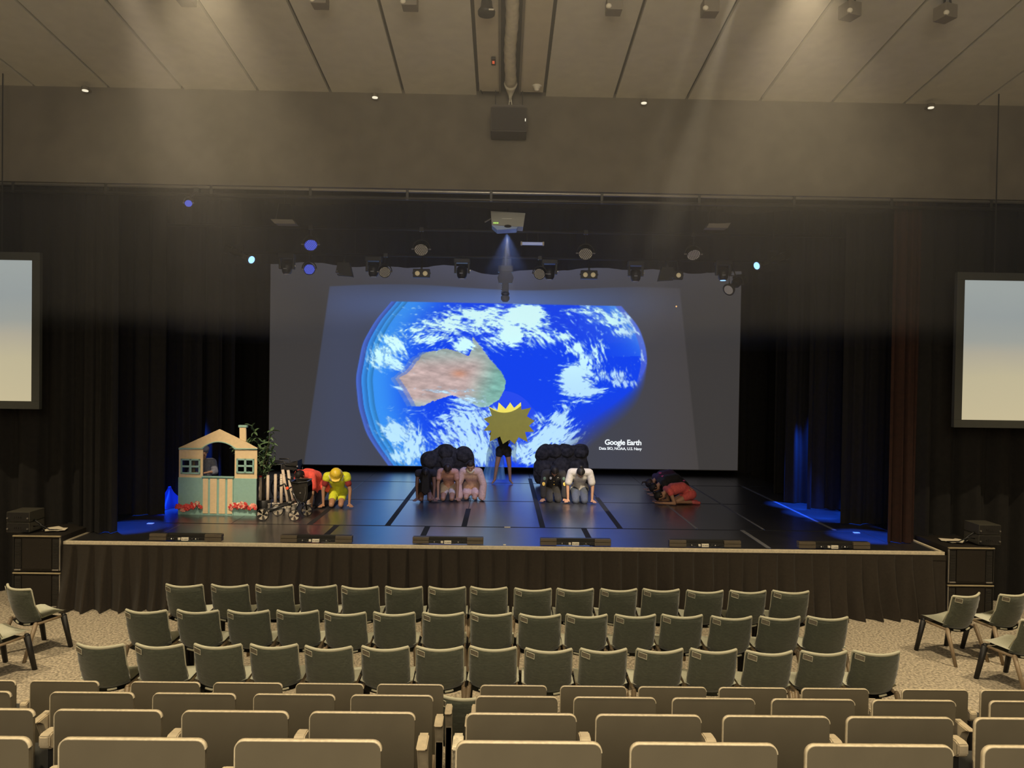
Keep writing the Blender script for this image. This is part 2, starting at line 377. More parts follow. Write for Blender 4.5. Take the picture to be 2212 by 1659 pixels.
# skirt of pleated cloth around the stage
rn = random.Random(3)
pleats = []; x = SX0
while x < SX1: pleats.append(x); x += rn.uniform(.20, .30)
def skirt_fn(u, v, s):
    a = .018+.05*v**1.3
    ph = 0.0
    i = 0
    for i, p in enumerate(pleats):
        if s < p: break
    p0_ = pleats[i-1]; w = pleats[i]-p0_ if pleats[i] > p0_ else .25
    t = (s-p0_)/w
    k = (math.sin(i*12.9898)*.5+.5)
    tt = min(max(t, 0), 1); sharp = .5+.5*k
    saw = (tt**(.5+.5*k))*(1-max(0, (tt-.82)/.18)**1.5)
    a = .085+.070*v
    d = -a*saw*(1.0+.9*k*v) - .10*v*v*(.55+.45*math.sin(s*1.7+k)) + .012*math.sin(s*37+v*3)*v
    return SY0-.02+d, (.07*v*(k-.5)+.02*math.sin(v*4+i))*math.sin(PI*tt)
bm = cloth(SX0-.01, SX1+.01, 0.012, SZ-.04, 760, 14, skirt_fn)
skirt = thing('stage_skirt', 'brown-black pleated cloth skirt hung along the front of the stage', 'skirt', ((SX0+SX1)/2, SY0, 0))
o = obj('skirt_cloth', bm, M['skirt'], skirt, True); o.location = SO
bm = B(); box(bm, SX0, SX1, SY0-.028, SY0-.014, SZ-.11, SZ-.035); o = obj('header_band', bm, M['skirt'], skirt); o.location = SO
for xx, sg in ((SX0, -1), (SX1, 1)):
    bm = cloth(SY0-.03, SY0+2.2, .012, SZ-.04, 90, 10, lambda u, v, s, xx=xx, sg=sg: (xx+sg*(.03+.08*v+.03*(1+v)*math.sin(s*26)), 0), axis='y')
    o = obj('side_cloth', bm, M['skirt'], skirt, True); o.location = SO

# ---------------------------------------------------------------- drapes
def drape(name, label, x0, x1, y, z0, z1, amp, wl, m, seed, top=.7):
    n = max(20, int(abs(x1-x0)/wl*16))
    bm = cloth(x0, x1, z0, z1, n, 10, fold_fn(0, amp, wl, seed, .5, top))
    cx_ = (x0+x1)/2
    bmesh.ops.translate(bm, vec=(-cx_, 0, -z0), verts=bm.verts)
    o = obj(name, bm, m, None, True, (cx_, y, z0)); tag(o, label, 'curtain'); return o
xl, xr_ = PY(222, 1100, 11.45).x, PY(1915, 1100, 11.45).x
drape('side_curtain', 'black curtain behind the left projection screen beside the stage', -12.8, xl, 11.55, 0.02, RAILZ+.1, .07, .42, M['drape'], 1)
drape('side_curtain', 'black curtain behind the right projection screen beside the stage', PY(1975, 1100, 11.5).x, 12.8, 11.6, 0.02, RAILZ+.1, .07, .42, M['drape'], 2)
drape('house_curtain', 'narrow brown curtain gathered at the right end of the stage', PY(1912, 1100, 11.4).x, PY(1976, 1100, 11.4).x, 11.36, SZ+.01, RAILZ+.1, .05, .17, M['drape_red'], 5)
drape('house_curtain', 'narrow black curtain gathered at the left end of the stage', PY(215, 1100, 11.4).x-.3, PY(238, 1100, 11.4).x+.1, 11.36, SZ+.01, RAILZ+.1, .05, .17, M['drape'], 6)
for i, (px, py) in enumerate(((1815, 1132), (1740, 1100), (1694, 1086), (1668, 1066))):
    p = PZ(px, py, SZ)
    nm = ['nearest the audience', 'second from the front', 'third from the front', 'deepest on the stage'][i]
    drape('wing_curtain', f'black wing curtain on the right, {nm}', p.x, p.x+2.4, p.y, SZ+.01, 7.6, .04, .3, M['drape'], 20+i)
    drape('wing_curtain', f'black wing curtain on the left, {nm}', -p.x-2.4, -p.x+.15, p.y, SZ+.01, 7.6, .04, .3, M['drape'], 30+i)
bb = PY(1100, 579, 15.6).z
def border(name, label, y, zb, zt, seed, droop=0.0):
    def fn(u, v, s):
        d, sx = fold_fn(0, .03, .5, seed)(u, v, s); return d, sx
    bm = cloth(-6.9, 6.9, 0, zt-zb, 300, 8, fn)
    for v in bm.verts:
        k = 1-v.co.z/(zt-zb)
        v.co.z += k*(.03*math.sin(v.co.x*1.9+seed)+.02*math.sin(v.co.x*4.3)+droop*math.exp(-((v.co.x+.25)/.55)**2))
    o = obj(name, bm, M['drape'], None, True, (0, y, zb)); tag(o, label, 'curtain')
border('border_curtain', 'black overhead border curtain directly above the big screen', 15.6, bb, 8.22, 41, -.14)
border('border_curtain', 'black overhead border curtain just inside the stage opening', 12.0, PY(1100, 447, 12.0).z, 8.22, 42)
bm = cloth(-12.8, 12.8, 0.02, 8.15, 500, 6, fold_fn(0, .05, .4, 50))
tag(obj('back_curtain', bm, M['drape'], None, True, (0, 19.6, 0)), 'black full-width curtain behind the big screen', 'curtain')
# ---------------------------------------------------------------- big projection screen with the picture on it
SCY = 18.7
tl, tr, bl_, br_ = PY(583, 560, SCY), PY(1604, 575, SCY), PY(582, 1004, SCY), PY(1591, 1014, SCY)
def nz(x, y, seed):       # value noise on arrays
    xi = np.floor(x).astype(np.int64); yi = np.floor(y).astype(np.int64); xf = x-xi; yf = y-yi
    def h(a, b):
        n = (a*374761393+b*668265263+seed*974634777) & 0xffffffff
        n = ((n ^ (n >> 13))*1274126177) & 0xffffffff
        return ((n ^ (n >> 16)) & 0xffff)/65535.0
    u = xf*xf*(3-2*xf); v = yf*yf*(3-2*yf)
    return (h(xi, yi)*(1-u)+h(xi+1, yi)*u)*(1-v)+(h(xi, yi+1)*(1-u)+h(xi+1, yi+1)*u)*v
def fbm(x, y, seed, o=4):
    s = 0; a = .5; t = 0
    for k in range(o):
        s = s+a*nz(x*2**k, y*2**k, seed+k*7); t += a; a *= .58
    return s/t
def sstep(a, b, x):
    t = np.clip((x-a)/(b-a), 0, 1); return t*t*(3-2*t)
def inpoly(X, Y, pts):
    r = np.zeros(X.shape, bool); n = len(pts)
    for i in range(n):
        x1, y1 = pts[i]; x2, y2 = pts[(i+1) % n]
        if y1 == y2: continue
        c = ((Y < y1) != (Y < y2)) & (X < (x2-x1)*(Y-y1)/(y2-y1)+x1)
        r ^= c
    return r
def lin(c):
    c = np.asarray(c, float)/255.0
    return np.where(c <= .04045, c/12.92, ((c+.055)/1.055)**2.4)
def paint(X, Y):
    col = np.zeros(X.shape+(3,))
    g = 78+(X < 700)*0-6*sstep(900, 1005, Y)
    col[...] = np.array([60, 57, 56]);  # ambient light on the bare cloth painted in as emission
    # projected rectangle, slightly lighter and bluer than the bare cloth
    jag = 5*np.sin(X*.012+.6)
    xl_ = 712-(Y-620)*.145; xr2 = 1470+(Y-640)*.105
    inside = sstep(-2, 2, X-xl_)*sstep(2, -2, X-xr2)*sstep(-1.5, 1.5, Y-(617+.012*(X-700)+jag))
    grey = np.stack([66+0*X, 67+0*X, 76+0*X], -1)
    glow = np.exp(-((X-1060)/260)**2)*np.exp(-((Y-655)/40.0)**2)  # blue glow of the projector beam painted into the screen colour
    side = np.exp(-((X-740)/90)**2)*.5+np.exp(-((X-1420)/90)**2)*.25
    grey = grey+glow[..., None]*np.array([22, 44, 92])+side[..., None]*np.array([2, 10, 32])
    low = sstep(860, 990, Y)*sstep(1380, 1250, X)
    grey = grey+np.clip(sstep(1300, 1450, X), 0, 1)[..., None]*np.array([4, -2, -14])
    col = col*(1-inside[..., None])+grey*inside[..., None]
    top = (1-inside)*np.exp(-((X-1090)/330)**2)*sstep(700, 560, Y)  # same blue glow painted on the cloth above the rectangle
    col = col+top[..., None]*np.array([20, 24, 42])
    # the globe
    ly = [640, 651, 691, 740, 817, 880, 937, 968, 1005, 1020]; lx = [855, 846, 811, 783, 768, 774, 791, 811, 838, 850]
    ry = [640, 655, 661, 705, 748, 785, 830, 870, 900, 930, 960, 1020]; rx = [1325, 1337, 1342, 1380, 1395, 1399, 1388, 1362, 1330, 1292, 1255, 1190]
    yt_ = np.linspace(600, 1060, 461); ker = np.hanning(57); ker /= ker.sum()
    def smt(a, b): q = np.interp(yt_, a, b); return np.convolve(np.pad(q, 28, mode='edge'), ker, 'valid')
    L = np.interp(Y, yt_, smt(ly, lx)); Rr = np.interp(Y, yt_, smt(ry, rx))
    soft = 2+75*sstep(780, 930, Y)
    ed = sstep(-1, 1.5, X-L)*np.clip((Rr+soft*.35-X)/soft, 0, 1)*sstep(-1, 1, Y-(651+(X-846)*.0205))
    d = X-L
    sea = np.zeros(col.shape); sea[...] = np.array([16, 66, 236])
    nb = np.exp(-((d-37)/70.0)**2)*(d > 0)
    sea = sea+nb[..., None]*np.array([40, 80, 10])
    ur = np.exp(-np.abs((X-1290)*.74-(Y-655)*.67-22)/30)*(X > 1250)*(Y < 770)
    sea = sea+ur[..., None]*np.array([60, 80, 5])
    for k, (a, b, c) in enumerate(((0, 12, (78, 112, 216)), (12, 24, (60, 150, 246)), (24, 36, (62, 160, 250)))):
        w = sstep(a-1, a+1, d)*sstep(b+1, b-1, d); s = np.clip((d-a)/(b-a), 0, 1)
        cc = np.array(c)*(1-.28*s[..., None])
        sea = sea*(1-w[..., None])+cc*w[..., None]
    dr = Rr-X
    w = sstep(14, 12, dr)*sstep(860, 800, Y)
    sea = sea*(1-.7*w[..., None])+np.array([92, 104, 205])*.7*w[..., None]
    lowr = sstep(880, 1000, Y+.35*(X-1200))*sstep(1150, 1300, X)
    sea = sea+lowr[..., None]*np.array([26, -4, -40])
    # land
    land = [(863, 817), (880, 805), (894, 790), (908, 772), (921, 761), (945, 757), (964, 752), (987, 758), (1013, 770), (1022, 744), (1021, 727), (1037, 747), (1060, 778), (1083, 803), (1093, 824), (1090, 844), (1078, 862), (1056, 878), (1035, 880), (1015, 870), (975, 852), (944, 863), (914, 877), (899, 878), (890, 860), (877, 838)]
    wob = 4*(fbm(X*.09, Y*.09, 91, 3)-.5)
    for k, (sx, al) in enumerate(((-20, .25), (-10, .45), (0, .95))):
        m = inpoly(X-sx*sstep(960, 880, X)+wob, Y+wob, land).astype(float)
        tex = fbm(X*.045, Y*.11, 11, 4); gr = sstep(1010, 1090, X+.4*(Y-800))
        lc = np.array([192, 168, 162])*(1-gr[..., None])+np.array([124, 176, 162])*gr[..., None]
        up = sstep(800, 755, Y); lc = lc*(1-.6*up[..., None])+np.array([128, 168, 160])*.6*up[..., None]
        lw = sstep(855, 880, Y); lc = lc*(1-.6*lw[..., None])+np.array([150, 190, 185])*.6*lw[..., None]
        od = np.exp(-((X-992)/16)**2-((Y-807)/8)**2); lc = lc+od[..., None]*np.array([20, -14, -34])
        st_ = fbm((X+.5*Y)*.035, (Y-.25*X)*.22, 14, 4); lc = lc*(.72+.36*tex[..., None]+.22*st_[..., None])
        sea = sea*(1-al*m[..., None])+lc*al*m[..., None]
    # clouds: cx, cy, rx, ry, tilt of the streaks in degrees, density
    cl_ = [(985, 698, 100, 30, 12, .80), (1040, 680, 70, 24, 8, .74), (925, 728, 66, 26, -20, .72), (850, 745, 44, 30, 50, .70), (820, 772, 36, 28, 65, .70), (843, 785, 40, 20, 30, .78),
           (1003, 746, 22, 15, 25, 1.2), (1138, 680, 42, 22, 10, 1.5), (1106, 724, 22, 22, 0, 1.45), (1115, 700, 85, 34, 15, .75), (1165, 730, 40, 26, 40, .66), (1075, 740, 40, 22, 30, .6),
           (1218, 727, 28, 12, 35, .85), (1245, 752, 26, 20, 55, .82), (1262, 785, 22, 26, 70, .78), (1243, 822, 38, 34, 10, 1.12), (1262, 846, 46, 16, -8, .95), (1240, 806, 24, 16, 0, 1.35),
           (1310, 812, 60, 16, 75, .66), (1350, 828, 38, 12, 65, .72), (1270, 672, 60, 14, 22, .74), (1320, 690, 56, 18, 40, .76), (1350, 716, 34, 14, 50, .7), (1290, 765, 30, 42, 68, .52), (1385, 770, 12, 30, 72, .5),
           (862, 935, 46, 32, 40, .85), (893, 965, 30, 42, 88, .84), (845, 925, 26, 16, 30, .8), (872, 985, 40, 24, 60, .72),
           (975, 940, 70, 40, 40, .64), (1010, 915, 60, 34, 55, .74), (1030, 965, 60, 44, 65, .82), (1000, 890, 50, 22, 15, .76), (1055, 905, 40, 30, 45, .66), (960, 905, 60, 14, -20, .52),
           (880, 885, 40, 12, -15, .50), (1045, 985, 30, 30, 75, .75), (940, 985, 50, 30, 50, .55), (1010, 866, 44, 12, 10, .72), (960, 845, 60, 8, 8, .62), (865, 837, 22, 6, 20, .7),
           (1210, 905, 26, 22, -45, .92), (1195, 935, 48, 30, -40, .92), (1165, 960, 52, 26, -35, .88), (1225, 945, 34, 30, -45, .8), (1150, 985, 36, 22, -30, .85), (1158, 905, 18, 16, 50, .6), (1222, 880, 22, 14, 60, .55), (1120, 975, 26, 26, 60, .75), (1240, 868, 60, 8, 0, .5)]
    tot = np.ones(X.shape)
    for i, (cx_, cy_, rx_, ry_, an, de) in enumerate(cl_):
        a = math.radians(an); c, s = math.cos(a), math.sin(a)
        m = ((X-cx_)**2/(rx_*2.1)**2+(Y-cy_)**2/(ry_*2.1)**2) < 1
        if not m.any(): continue
        dx, dy = X[m]-cx_, Y[m]-cy_
        e = np.exp(-((dx/rx_)**2+(dy/ry_)**2)*.9)
        wv = 2.2*fbm(dx*.03, dy*.03, 200+i, 2)
        uu, vv = (dx*c+dy*s), (-dx*s+dy*c)
        n1 = fbm(uu*.055+wv, vv*.20+wv, 31+i, 4); n2 = nz(uu*.16+wv, vv*.42, 77+i)
        dens = e*de*1.28+(n1-.5)*1.35+(n2-.5)*.42
        k = sstep(.42, .95, dens)
        t = tot[m]; tot[m] = t*(1-k)
    cloud = (1-tot)
    br = .80+.35*fbm(X*.12, Y*.16, 301, 3)+.25*sstep(.85, 1, cloud)
    topw = sstep(860, 700, Y)
    cc = (np.array([176, 214, 246])*(1-topw[..., None])+np.array([205, 246, 255])*topw[..., None])*np.clip(br, .7, 1.12)[..., None]
    ax = sstep(1290, 1385, X)[..., None]; cc = cc*(1-.35*ax)+np.array([140, 150, 205])*.35*ax
    k = (cloud*.93*sstep(2, 22, d))[..., None]
    pic = sea*(1-k)+cc*k
    col = col*(1-ed[..., None])+pic*ed[..., None]
    col = col*(1-.0)+0
    return lin(np.clip(col, 0, 255))
NX, NZ = 640, 290
x0s, x1s = (tl.x+bl_.x)/2, (tr.x+br_.x)/2; z0s, z1s = (bl_.z+br_.z)/2, tl.z+.15
xs = np.linspace(x0s, x1s, NX+1); zs = np.linspace(z0s, z1s, NZ+1)
XX, ZZ = np.meshgrid(xs, zs)
V = np.stack([XX-CAM.x, np.full(XX.shape, SCY)-CAM.y, ZZ-CAM.z], -1)
k_ = V@np.array(fwd); PXa = W/2+F*(V@np.array(RIGHT))/k_; PYa = H/2-F*(V@np.array(UP))/k_
rgb = paint(PXa, PYa)
me = bpy.data.meshes.new('projected_picture')
nv = XX.size; me.vertices.add(nv)
co = np.stack([XX-(x0s+x1s)/2, np.zeros(XX.shape), ZZ-z0s], -1).reshape(-1); me.vertices.foreach_set('co', co.astype(np.float32))
idx = np.arange(nv).reshape(NZ+1, NX+1)
q = np.stack([idx[:-1, :-1], idx[:-1, 1:], idx[1:, 1:], idx[1:, :-1]], -1).reshape(-1)
nf = NX*NZ; me.loops.add(nf*4); me.loops.foreach_set('vertex_index', q.astype(np.int32))
me.polygons.add(nf); me.polygons.foreach_set('loop_start', (np.arange(nf)*4).astype(np.int32)); me.update()
ca = me.color_attributes.new('picture', 'FLOAT_COLOR', 'POINT')
ca.data.foreach_set('color', np.concatenate([rgb, np.ones(rgb.shape[:2]+(1,))], -1).reshape(-1).astype(np.float32))
pm = bpy.data.materials.new('screen_picture'); pm.use_nodes = True; nt = pm.node_tree; b = nt.nodes['Principled BSDF']
at = nt.nodes.new('ShaderNodeVertexColor'); at.layer_name = 'picture'
b.inputs['Base Color'].default_value = (.018, .018, .018, 1); b.inputs['Roughness'].default_value = .9; b.inputs['Specular IOR Level'].default_value = .05
nt.links.new(at.outputs[0], b.inputs['Emission Color']); b.inputs['Emission Strength'].default_value = 1.0
screen = thing('projection_screen', 'wide stage screen showing the blue planet among grey margins', 'screen', ((x0s+x1s)/2, SCY, z0s))
link('projected_picture', me, pm, screen)
bm = B(); w2 = (x1s-x0s)/2; box(bm, -w2-.02, w2+.02, .01, .04, -.02, z1s-z0s+.02); obj('backing', bm, M['side_wall'], screen)
bm = B(); tube(bm, (-w2, .03, z1s-z0s), (w2, .03, z1s-z0s), .03, n=8)
for x_ in (-5, 0, 5): tube(bm, (x_, .03, z1s-z0s), (x_, .03, 8.22-z0s), .008, n=6)
obj('batten', bm, M['black'], screen)
def text(body, px, py, size, m, weight=0.0, spacing=1.0):
    cu = bpy.data.curves.new('caption', 'FONT'); cu.body = body; cu.size = size; cu.align_x = 'RIGHT'; cu.offset = weight; cu.extrude = .002; cu.space_character = spacing; cu.resolution_u = 4
    o = bpy.data.objects.new('caption', cu); C.objects.link(o)
    p = PY(px, py, SCY-.02); o.parent = screen; o.location = p-Vector(((x0s+x1s)/2, SCY, z0s)); o.rotation_euler = (PI/2, 0, 0)
    cu.materials.append(m)
    dg = bpy.context.evaluated_depsgraph_get(); me_ = bpy.data.meshes.new_from_object(o.evaluated_get(dg))
    o2 = bpy.data.objects.new('caption', me_); C.objects.link(o2); o2.parent = screen; o2.location = o.location; o2.rotation_euler = o.rotation_euler
    bpy.data.objects.remove(o)
    return o2
wt = mat('caption_white', (.5, .5, .5), .8, emit=(.9, .97, 1), estr=1.0)
text('Google Earth', 1386, 961.5, .185, wt, .0040, .94)['label'] = 'bold white caption reading Google Earth'
text('Data SIO, NOAA, U.S. Navy', 1386, 972.5, .098, wt, .0012, .95)['label'] = 'small white caption reading Data SIO, NOAA, U.S. Navy'
p = PY(1461, 662, SCY-.03)-Vector(((x0s+x1s)/2, SCY, z0s)); bm = B(); ball(bm, p, .02, 8, 6); obj('indicator', bm, mat('orange_led', (.8, .3, .05), .5, emit=(1, .55, .2), estr=1), screen)

# ---------------------------------------------------------------- side screens
sm = bpy.data.materials.new('side_picture'); sm.use_nodes = True; nt = sm.node_tree; b = nt.nodes['Principled BSDF']
tc = nt.nodes.new('ShaderNodeTexCoord'); sp = nt.nodes.new('ShaderNodeSeparateXYZ'); cr = nt.nodes.new('ShaderNodeValToRGB'); nzn = nt.nodes.new('ShaderNodeTexNoise'); nzn.inputs['Scale'].default_value = .8
ad = nt.nodes.new('ShaderNodeMath'); ad.operation = 'MULTIPLY_ADD'; ad.inputs[1].default_value = .10
nt.links.new(tc.outputs['Generated'], sp.inputs[0]); nt.links.new(tc.outputs['Object'], nzn.inputs['Vector']); nt.links.new(nzn.outputs['Fac'], ad.inputs[0]); nt.links.new(sp.outputs['Z'], ad.inputs[2]); nt.links.new(ad.outputs[0], cr.inputs[0])
els = cr.color_ramp.elements
els[0].position = .03; els[0].color = (*srgb(199, 186, 150), 1); els[1].position = 1.0; els[1].color = (*srgb(160, 168, 166), 1)
for p_, c_ in ((.35, (192, 182, 150)), (.52, (176, 170, 152)), (.62, (158, 162, 156)), (.8, (152, 160, 160))):
    e_ = els.new(p_); e_.color = (*srgb(*c_), 1)
b.inputs['Base Color'].default_value = (.05, .05, .05, 1); b.inputs['Roughness'].default_value = .9
nt.links.new(cr.outputs[0], b.inputs['Emission Color']); b.inputs['Emission Strength'].default_value = .92
def side_screen(px_in, py0, py1, sgn, label):
    YS = 10.9
    a = PY(px_in, py0, YS); c = PY(px_in, py1, YS); w = 4.0; h = a.z-c.z
    root = thing('side_screen', label, 'screen', (a.x+sgn*w/2, YS, c.z))
    bm = B(); t = .115
    for bx in ((-w/2, w/2, 0, t), (-w/2, w/2, h-t, h), (-w/2, -w/2+t, t, h-t), (w/2-t, w/2, t, h-t)): box(bm, bx[0], bx[1], -.03, .04, bx[2], bx[3], .006)
    obj('frame', bm, mat('screen_frame', (.05, .052, .046), .7), root)
    bm = B(); box(bm, -w/2+t, w/2-t, -.005, .01, t, h-t); obj('screen_surface', bm, sm, root)
    bm = B(); box(bm, -w/2+.05, w/2-.05, .04, .07, .05, h-.05); obj('back_panel', bm, M['black'], root)
    for bx in (-w/2+.6, w/2-.6):
        bm = B(); tube(bm, (bx, .05, h-.02), (bx, .05, ceil_z(YS)+.02-c.z), .01, n=6); obj('hanging_wire', bm, M['dark_metal'], root)
side_screen(89, 546, 884, -1, 'black framed projection screen on the left, grey sky over beige')
side_screen(2066, 588, 923, 1, 'black framed projection screen on the right, grey sky over beige')

# ---------------------------------------------------------------- speaker stacks
def subwoofer(x0, x1, y0, z0, h, label, hs):
    root = thing('subwoofer', label, 'speaker', ((x0+x1)/2, y0, z0), 0, 'subwoofers stacked beside the stage')
    w = (x1-x0)/2
    bm = B(); box(bm, -w, w, .02, .9, .012, h-.012, .012); obj('cabinet', bm, M['cab'], root)
    for s in (-1, 1):
        bm = B(); box(bm, s*w*.97-.006 if s > 0 else s*w*.97-.006, s*w*.97+.006, 0, .03, .03, h-.03); obj('corner_rail', bm, M['grey_metal'] if s == hs else M['dark_metal'], root)
    bm = B(); box(bm, -w*.62, w*.62, .004, .022, .05, h-.04, .004); obj('front_panel', bm, M['cab'], root)
    for s in (-1, 1):
        bm = B(); xa, xb = sorted((s*w*.66, s*w*.93))
        box(bm, xa, xb, .008, .02, .06, h-.05)
        for k in range(10):
            zz = .07+(h-.14)*k/10; box(bm, xa+.01, xb-.01, .0, .008, zz, zz+.01)
        obj('grille', bm, M['dark_metal'], root)
        bm = B(); box(bm, xa, xb, -.004, .02, .03, .05, .004); obj('corner_plate', bm, M['grey_metal'], root)
    bm = B(); box(bm, -w, w, -.006, .02, h-.018, h, .003); obj('top_edge', bm, M['white_line'] if False else mat('bare_edge', (.40, .33, .2), .5), root)
    return root
for sgn, pxa, pxb, pt, pm_, pb in ((-1, 27, 130, 1157, 1237, 1316), (1, 2047, 2147, 1183, 1264, 1336)):
    a = PZ((pxa+pxb)/2, pb, 0); yy = a.y
    xa, xb = PY(pxa, pm_, yy).x, PY(pxb, pm_, yy).x
    zt, zm = PY((pxa+pxb)/2, pt, yy).z, PY((pxa+pxb)/2, pm_, yy).z
    side = 'left' if sgn < 0 else 'right'
    subwoofer(xa, xb, yy, 0, zm, f'lower black subwoofer of the stack on the {side} of the stage', -sgn)
    subwoofer(xa, xb, yy, zm, zt-zm, f'upper black subwoofer of the stack on the {side} of the stage', -sgn)
    # low black table top running back beside the stage
    root = thing('side_ledge', f'dark flat ledge behind the {side} subwoofer stack beside the stage', 'ledge', ((xa+xb)/2, yy+.92, 0))
    w = (xb-xa)/2
    lx0, lx1 = (-w, w+.35) if sgn < 0 else (-w-.35, w)
    if sgn < 0: lx1 = min(lx1, SX0-.12-(xa+xb)/2)
    else: lx0 = max(lx0, SX1+.12-(xa+xb)/2)
    bm = B(); box(bm, lx0, lx1, 0, 0.55, zt-.04, zt, .004); obj('top', bm, M['black_gloss'], root)
    bm = B(); box(bm, lx0+.03, lx1-.03, .02, .52, 0, zt-.04); obj('base', bm, M['black'], root)
    # two small amplifiers on top
    ax = PY(52 if sgn < 0 else 2125, 1150, yy+.3).x
    for k in range(2):
        r = thing('amplifier', f'{"lower" if k == 0 else "upper"} of two small black boxes on the {side} speaker stack', 'amplifier', (ax, yy+.16, zt+.155*k), 0, 'small boxes on the speaker stacks')
        bm = B(); box(bm, -.165, .165, 0, .36, .004, .15, .012); obj('case', bm, mat('amp_case', (.07, .065, .05), .45), r)
        bm = B(); box(bm, -.155, .155, -.006, .004, .012, .142, .003); obj('face_plate', bm, M['black'], r)
        for s in (-1, 1):
            bm = B(); tube(bm, (s*.145, -.02, .06), (s*.145, 0, .06), .011, n=10); obj('corner_screw', bm, M['grey_metal'], r)
        bm = B()
        for q in range(4): tube(bm, (-.05+.03*q, -.016, .075), (-.05+.03*q, -.004, .075), .008, n=8)
        obj('socket', bm, M['dark_metal'], r)
    pz = PZ(118 if sgn < 0 else 2060, 1144 if sgn < 0 else 1169, zt)
    r = thing('paper_pile', f'loose cream papers on top of the {side} speaker stack', 'paper', (pz.x, pz.y, zt), .2*sgn)
    for k, (dx, dy, a) in enumerate(((0, 0, .1), (-.03, .05, -.5), (.06, -.03, .5))):
        bm = B(); box(bm, -.13, .13, -.09, .09, 0, .004, mtx=Matrix.Translation((dx, dy, .001+.005*k)) @ Matrix.Rotation(a, 4, 'Z')); obj('sheet', bm, M['paper'], r)
    bm = B(); s0 = Vector((ax-sgn*.17, yy+.25, zt+.08))
    path(bm, [s0, s0+Vector((-sgn*.12, -.02, .02)), s0+Vector((-sgn*.22, .02, -.05)), s0+Vector((-sgn*.36, .1, -.072))], .010, 6)
    path(bm, [s0+Vector((0, 0, .1)), s0+Vector((-sgn*.10, .02, .02)), s0+Vector((-sgn*.14, .02, -.07))], .014, 6)
    tag(obj('cable', bm, M['black_gloss'], None, True), f'black cables behind the small boxes on the {side} stack', 'cable')

# ---------------------------------------------------------------- floor light bars along the stage front
def light_bar(px0, px1, pyb, ordinal):
    a = PZ(px0, pyb, SZ); b_ = PZ(px1, pyb+.012*(px1-px0), SZ); w = (b_.x-a.x)/2
    y = SY0+.10
    a = PY(px0, pyb, y); b_ = PY(px1, pyb, y); w = (b_.x-a.x)/2
    r = thing('light_bar', f'black floor light bar with white label, {ordinal} along the stage front', 'light bar', ((a.x+b_.x)/2, y, SZ+.012), 0, 'light bars along the front edge of the stage')
    for s in (-1, 1):
        bm = B(); xa, xb = sorted((s*.28, s*w)); box(bm, xa, xb, 0, .09, 0, .047, .004); box(bm, xa, xb, .003, .10, .052, .095, .006); obj('housing', bm, M['lb'], r)
    bm = B(); box(bm, -.28, .28, .01, .08, 0.004, .052, .004); obj('connector_block', bm, M['black'], r)
    bm = B(); box(bm, -w+.01, w-.01, .05, .10, .05, .098, .006); obj('lens_rail', bm, M['dark_metal'], r)
    bm = B(); box(bm, -.055, .05, -.012, .01, .002, .052, .006); lb = obj('label_plate', bm, M['white'], r); lb['label'] = 'white label plate'
    bm = B()
    for k, (dx, hh) in enumerate(((-.034, .018), (-.012, .012), (.002, .016), (.018, .02), (.034, .014))): box(bm, dx-.004, dx+.004, -.0135, -.0115, .022, .022+hh*.6)
    obj('print', bm, M['black'], lb)
    bm = B(); box(bm, -.105, -.07, -.01, .01, .012, .045, .006); obj('socket_cover', bm, M['white'], r)
    for dx in (-.2, -.17, .1, .15, .19):
        bm = B(); ball(bm, (dx, .0, .026), (.012, .012, .013), 8, 6); obj('plug', bm, M['grey_metal'] if dx in (-.2, .15) else M['dark_metal'], r)
    bm = B(); path(bm, [(-.2, 0, .02), (-.14, -.01, .012), (-.05, 0, .01), (.1, -.01, .012), (.22, .0, .03)], .006, 6); obj('cord', bm, M['black_gloss'], r)
M['lb'] = mat('light_bar_shell', (.11, .088, .06), .5)
for (a, b_, yb), od in zip(((322, 478, 1169), (605, 760, 1172), (891, 1044, 1174), (1167, 1320, 1177), (1446, 1601, 1181), (1726, 1880, 1187)), ('first from the left', 'second from the left', 'third from the left', 'third from the right', 'second from the right', 'last on the right')):
    light_bar(a, b_, yb, od)

# ---------------------------------------------------------------- lighting rig
blue_lens = mat('blue_lens', (.02, .04, .2), .3, emit=srgb(38, 50, 150), estr=1.0)
bright_blue = mat('bright_blue_lens', (.2, .4, .8), .3, emit=(.25, .5, 1), estr=2.0)
grey_lens = mat('clear_lens', (.80, .77, .70), .6)
warm_lens = mat('warm_lens', (.5, .45, .3), .3, emit=srgb(170, 150, 110), estr=.6)
rig_m = mat('rig_black', (.014, .014, .014), .45)
def aim(root, d):
    root.rotation_euler = Vector(d).to_track_quat('-Y', 'Z').to_euler()
FRONTZ = PY(1100, 499, 13.6).z; REARZ = PY(1100, 556, 15.0).z
def drop(root, p, dx=0, dy=0, z0=0.0, bz=None, by=None):
    bm = B(); tube(bm, (dx, dy, z0), (dx, (by-p.y) if by else dy, bz-p.z), .014, n=6); obj('clamp_rod', bm, M['dark_metal'], root)
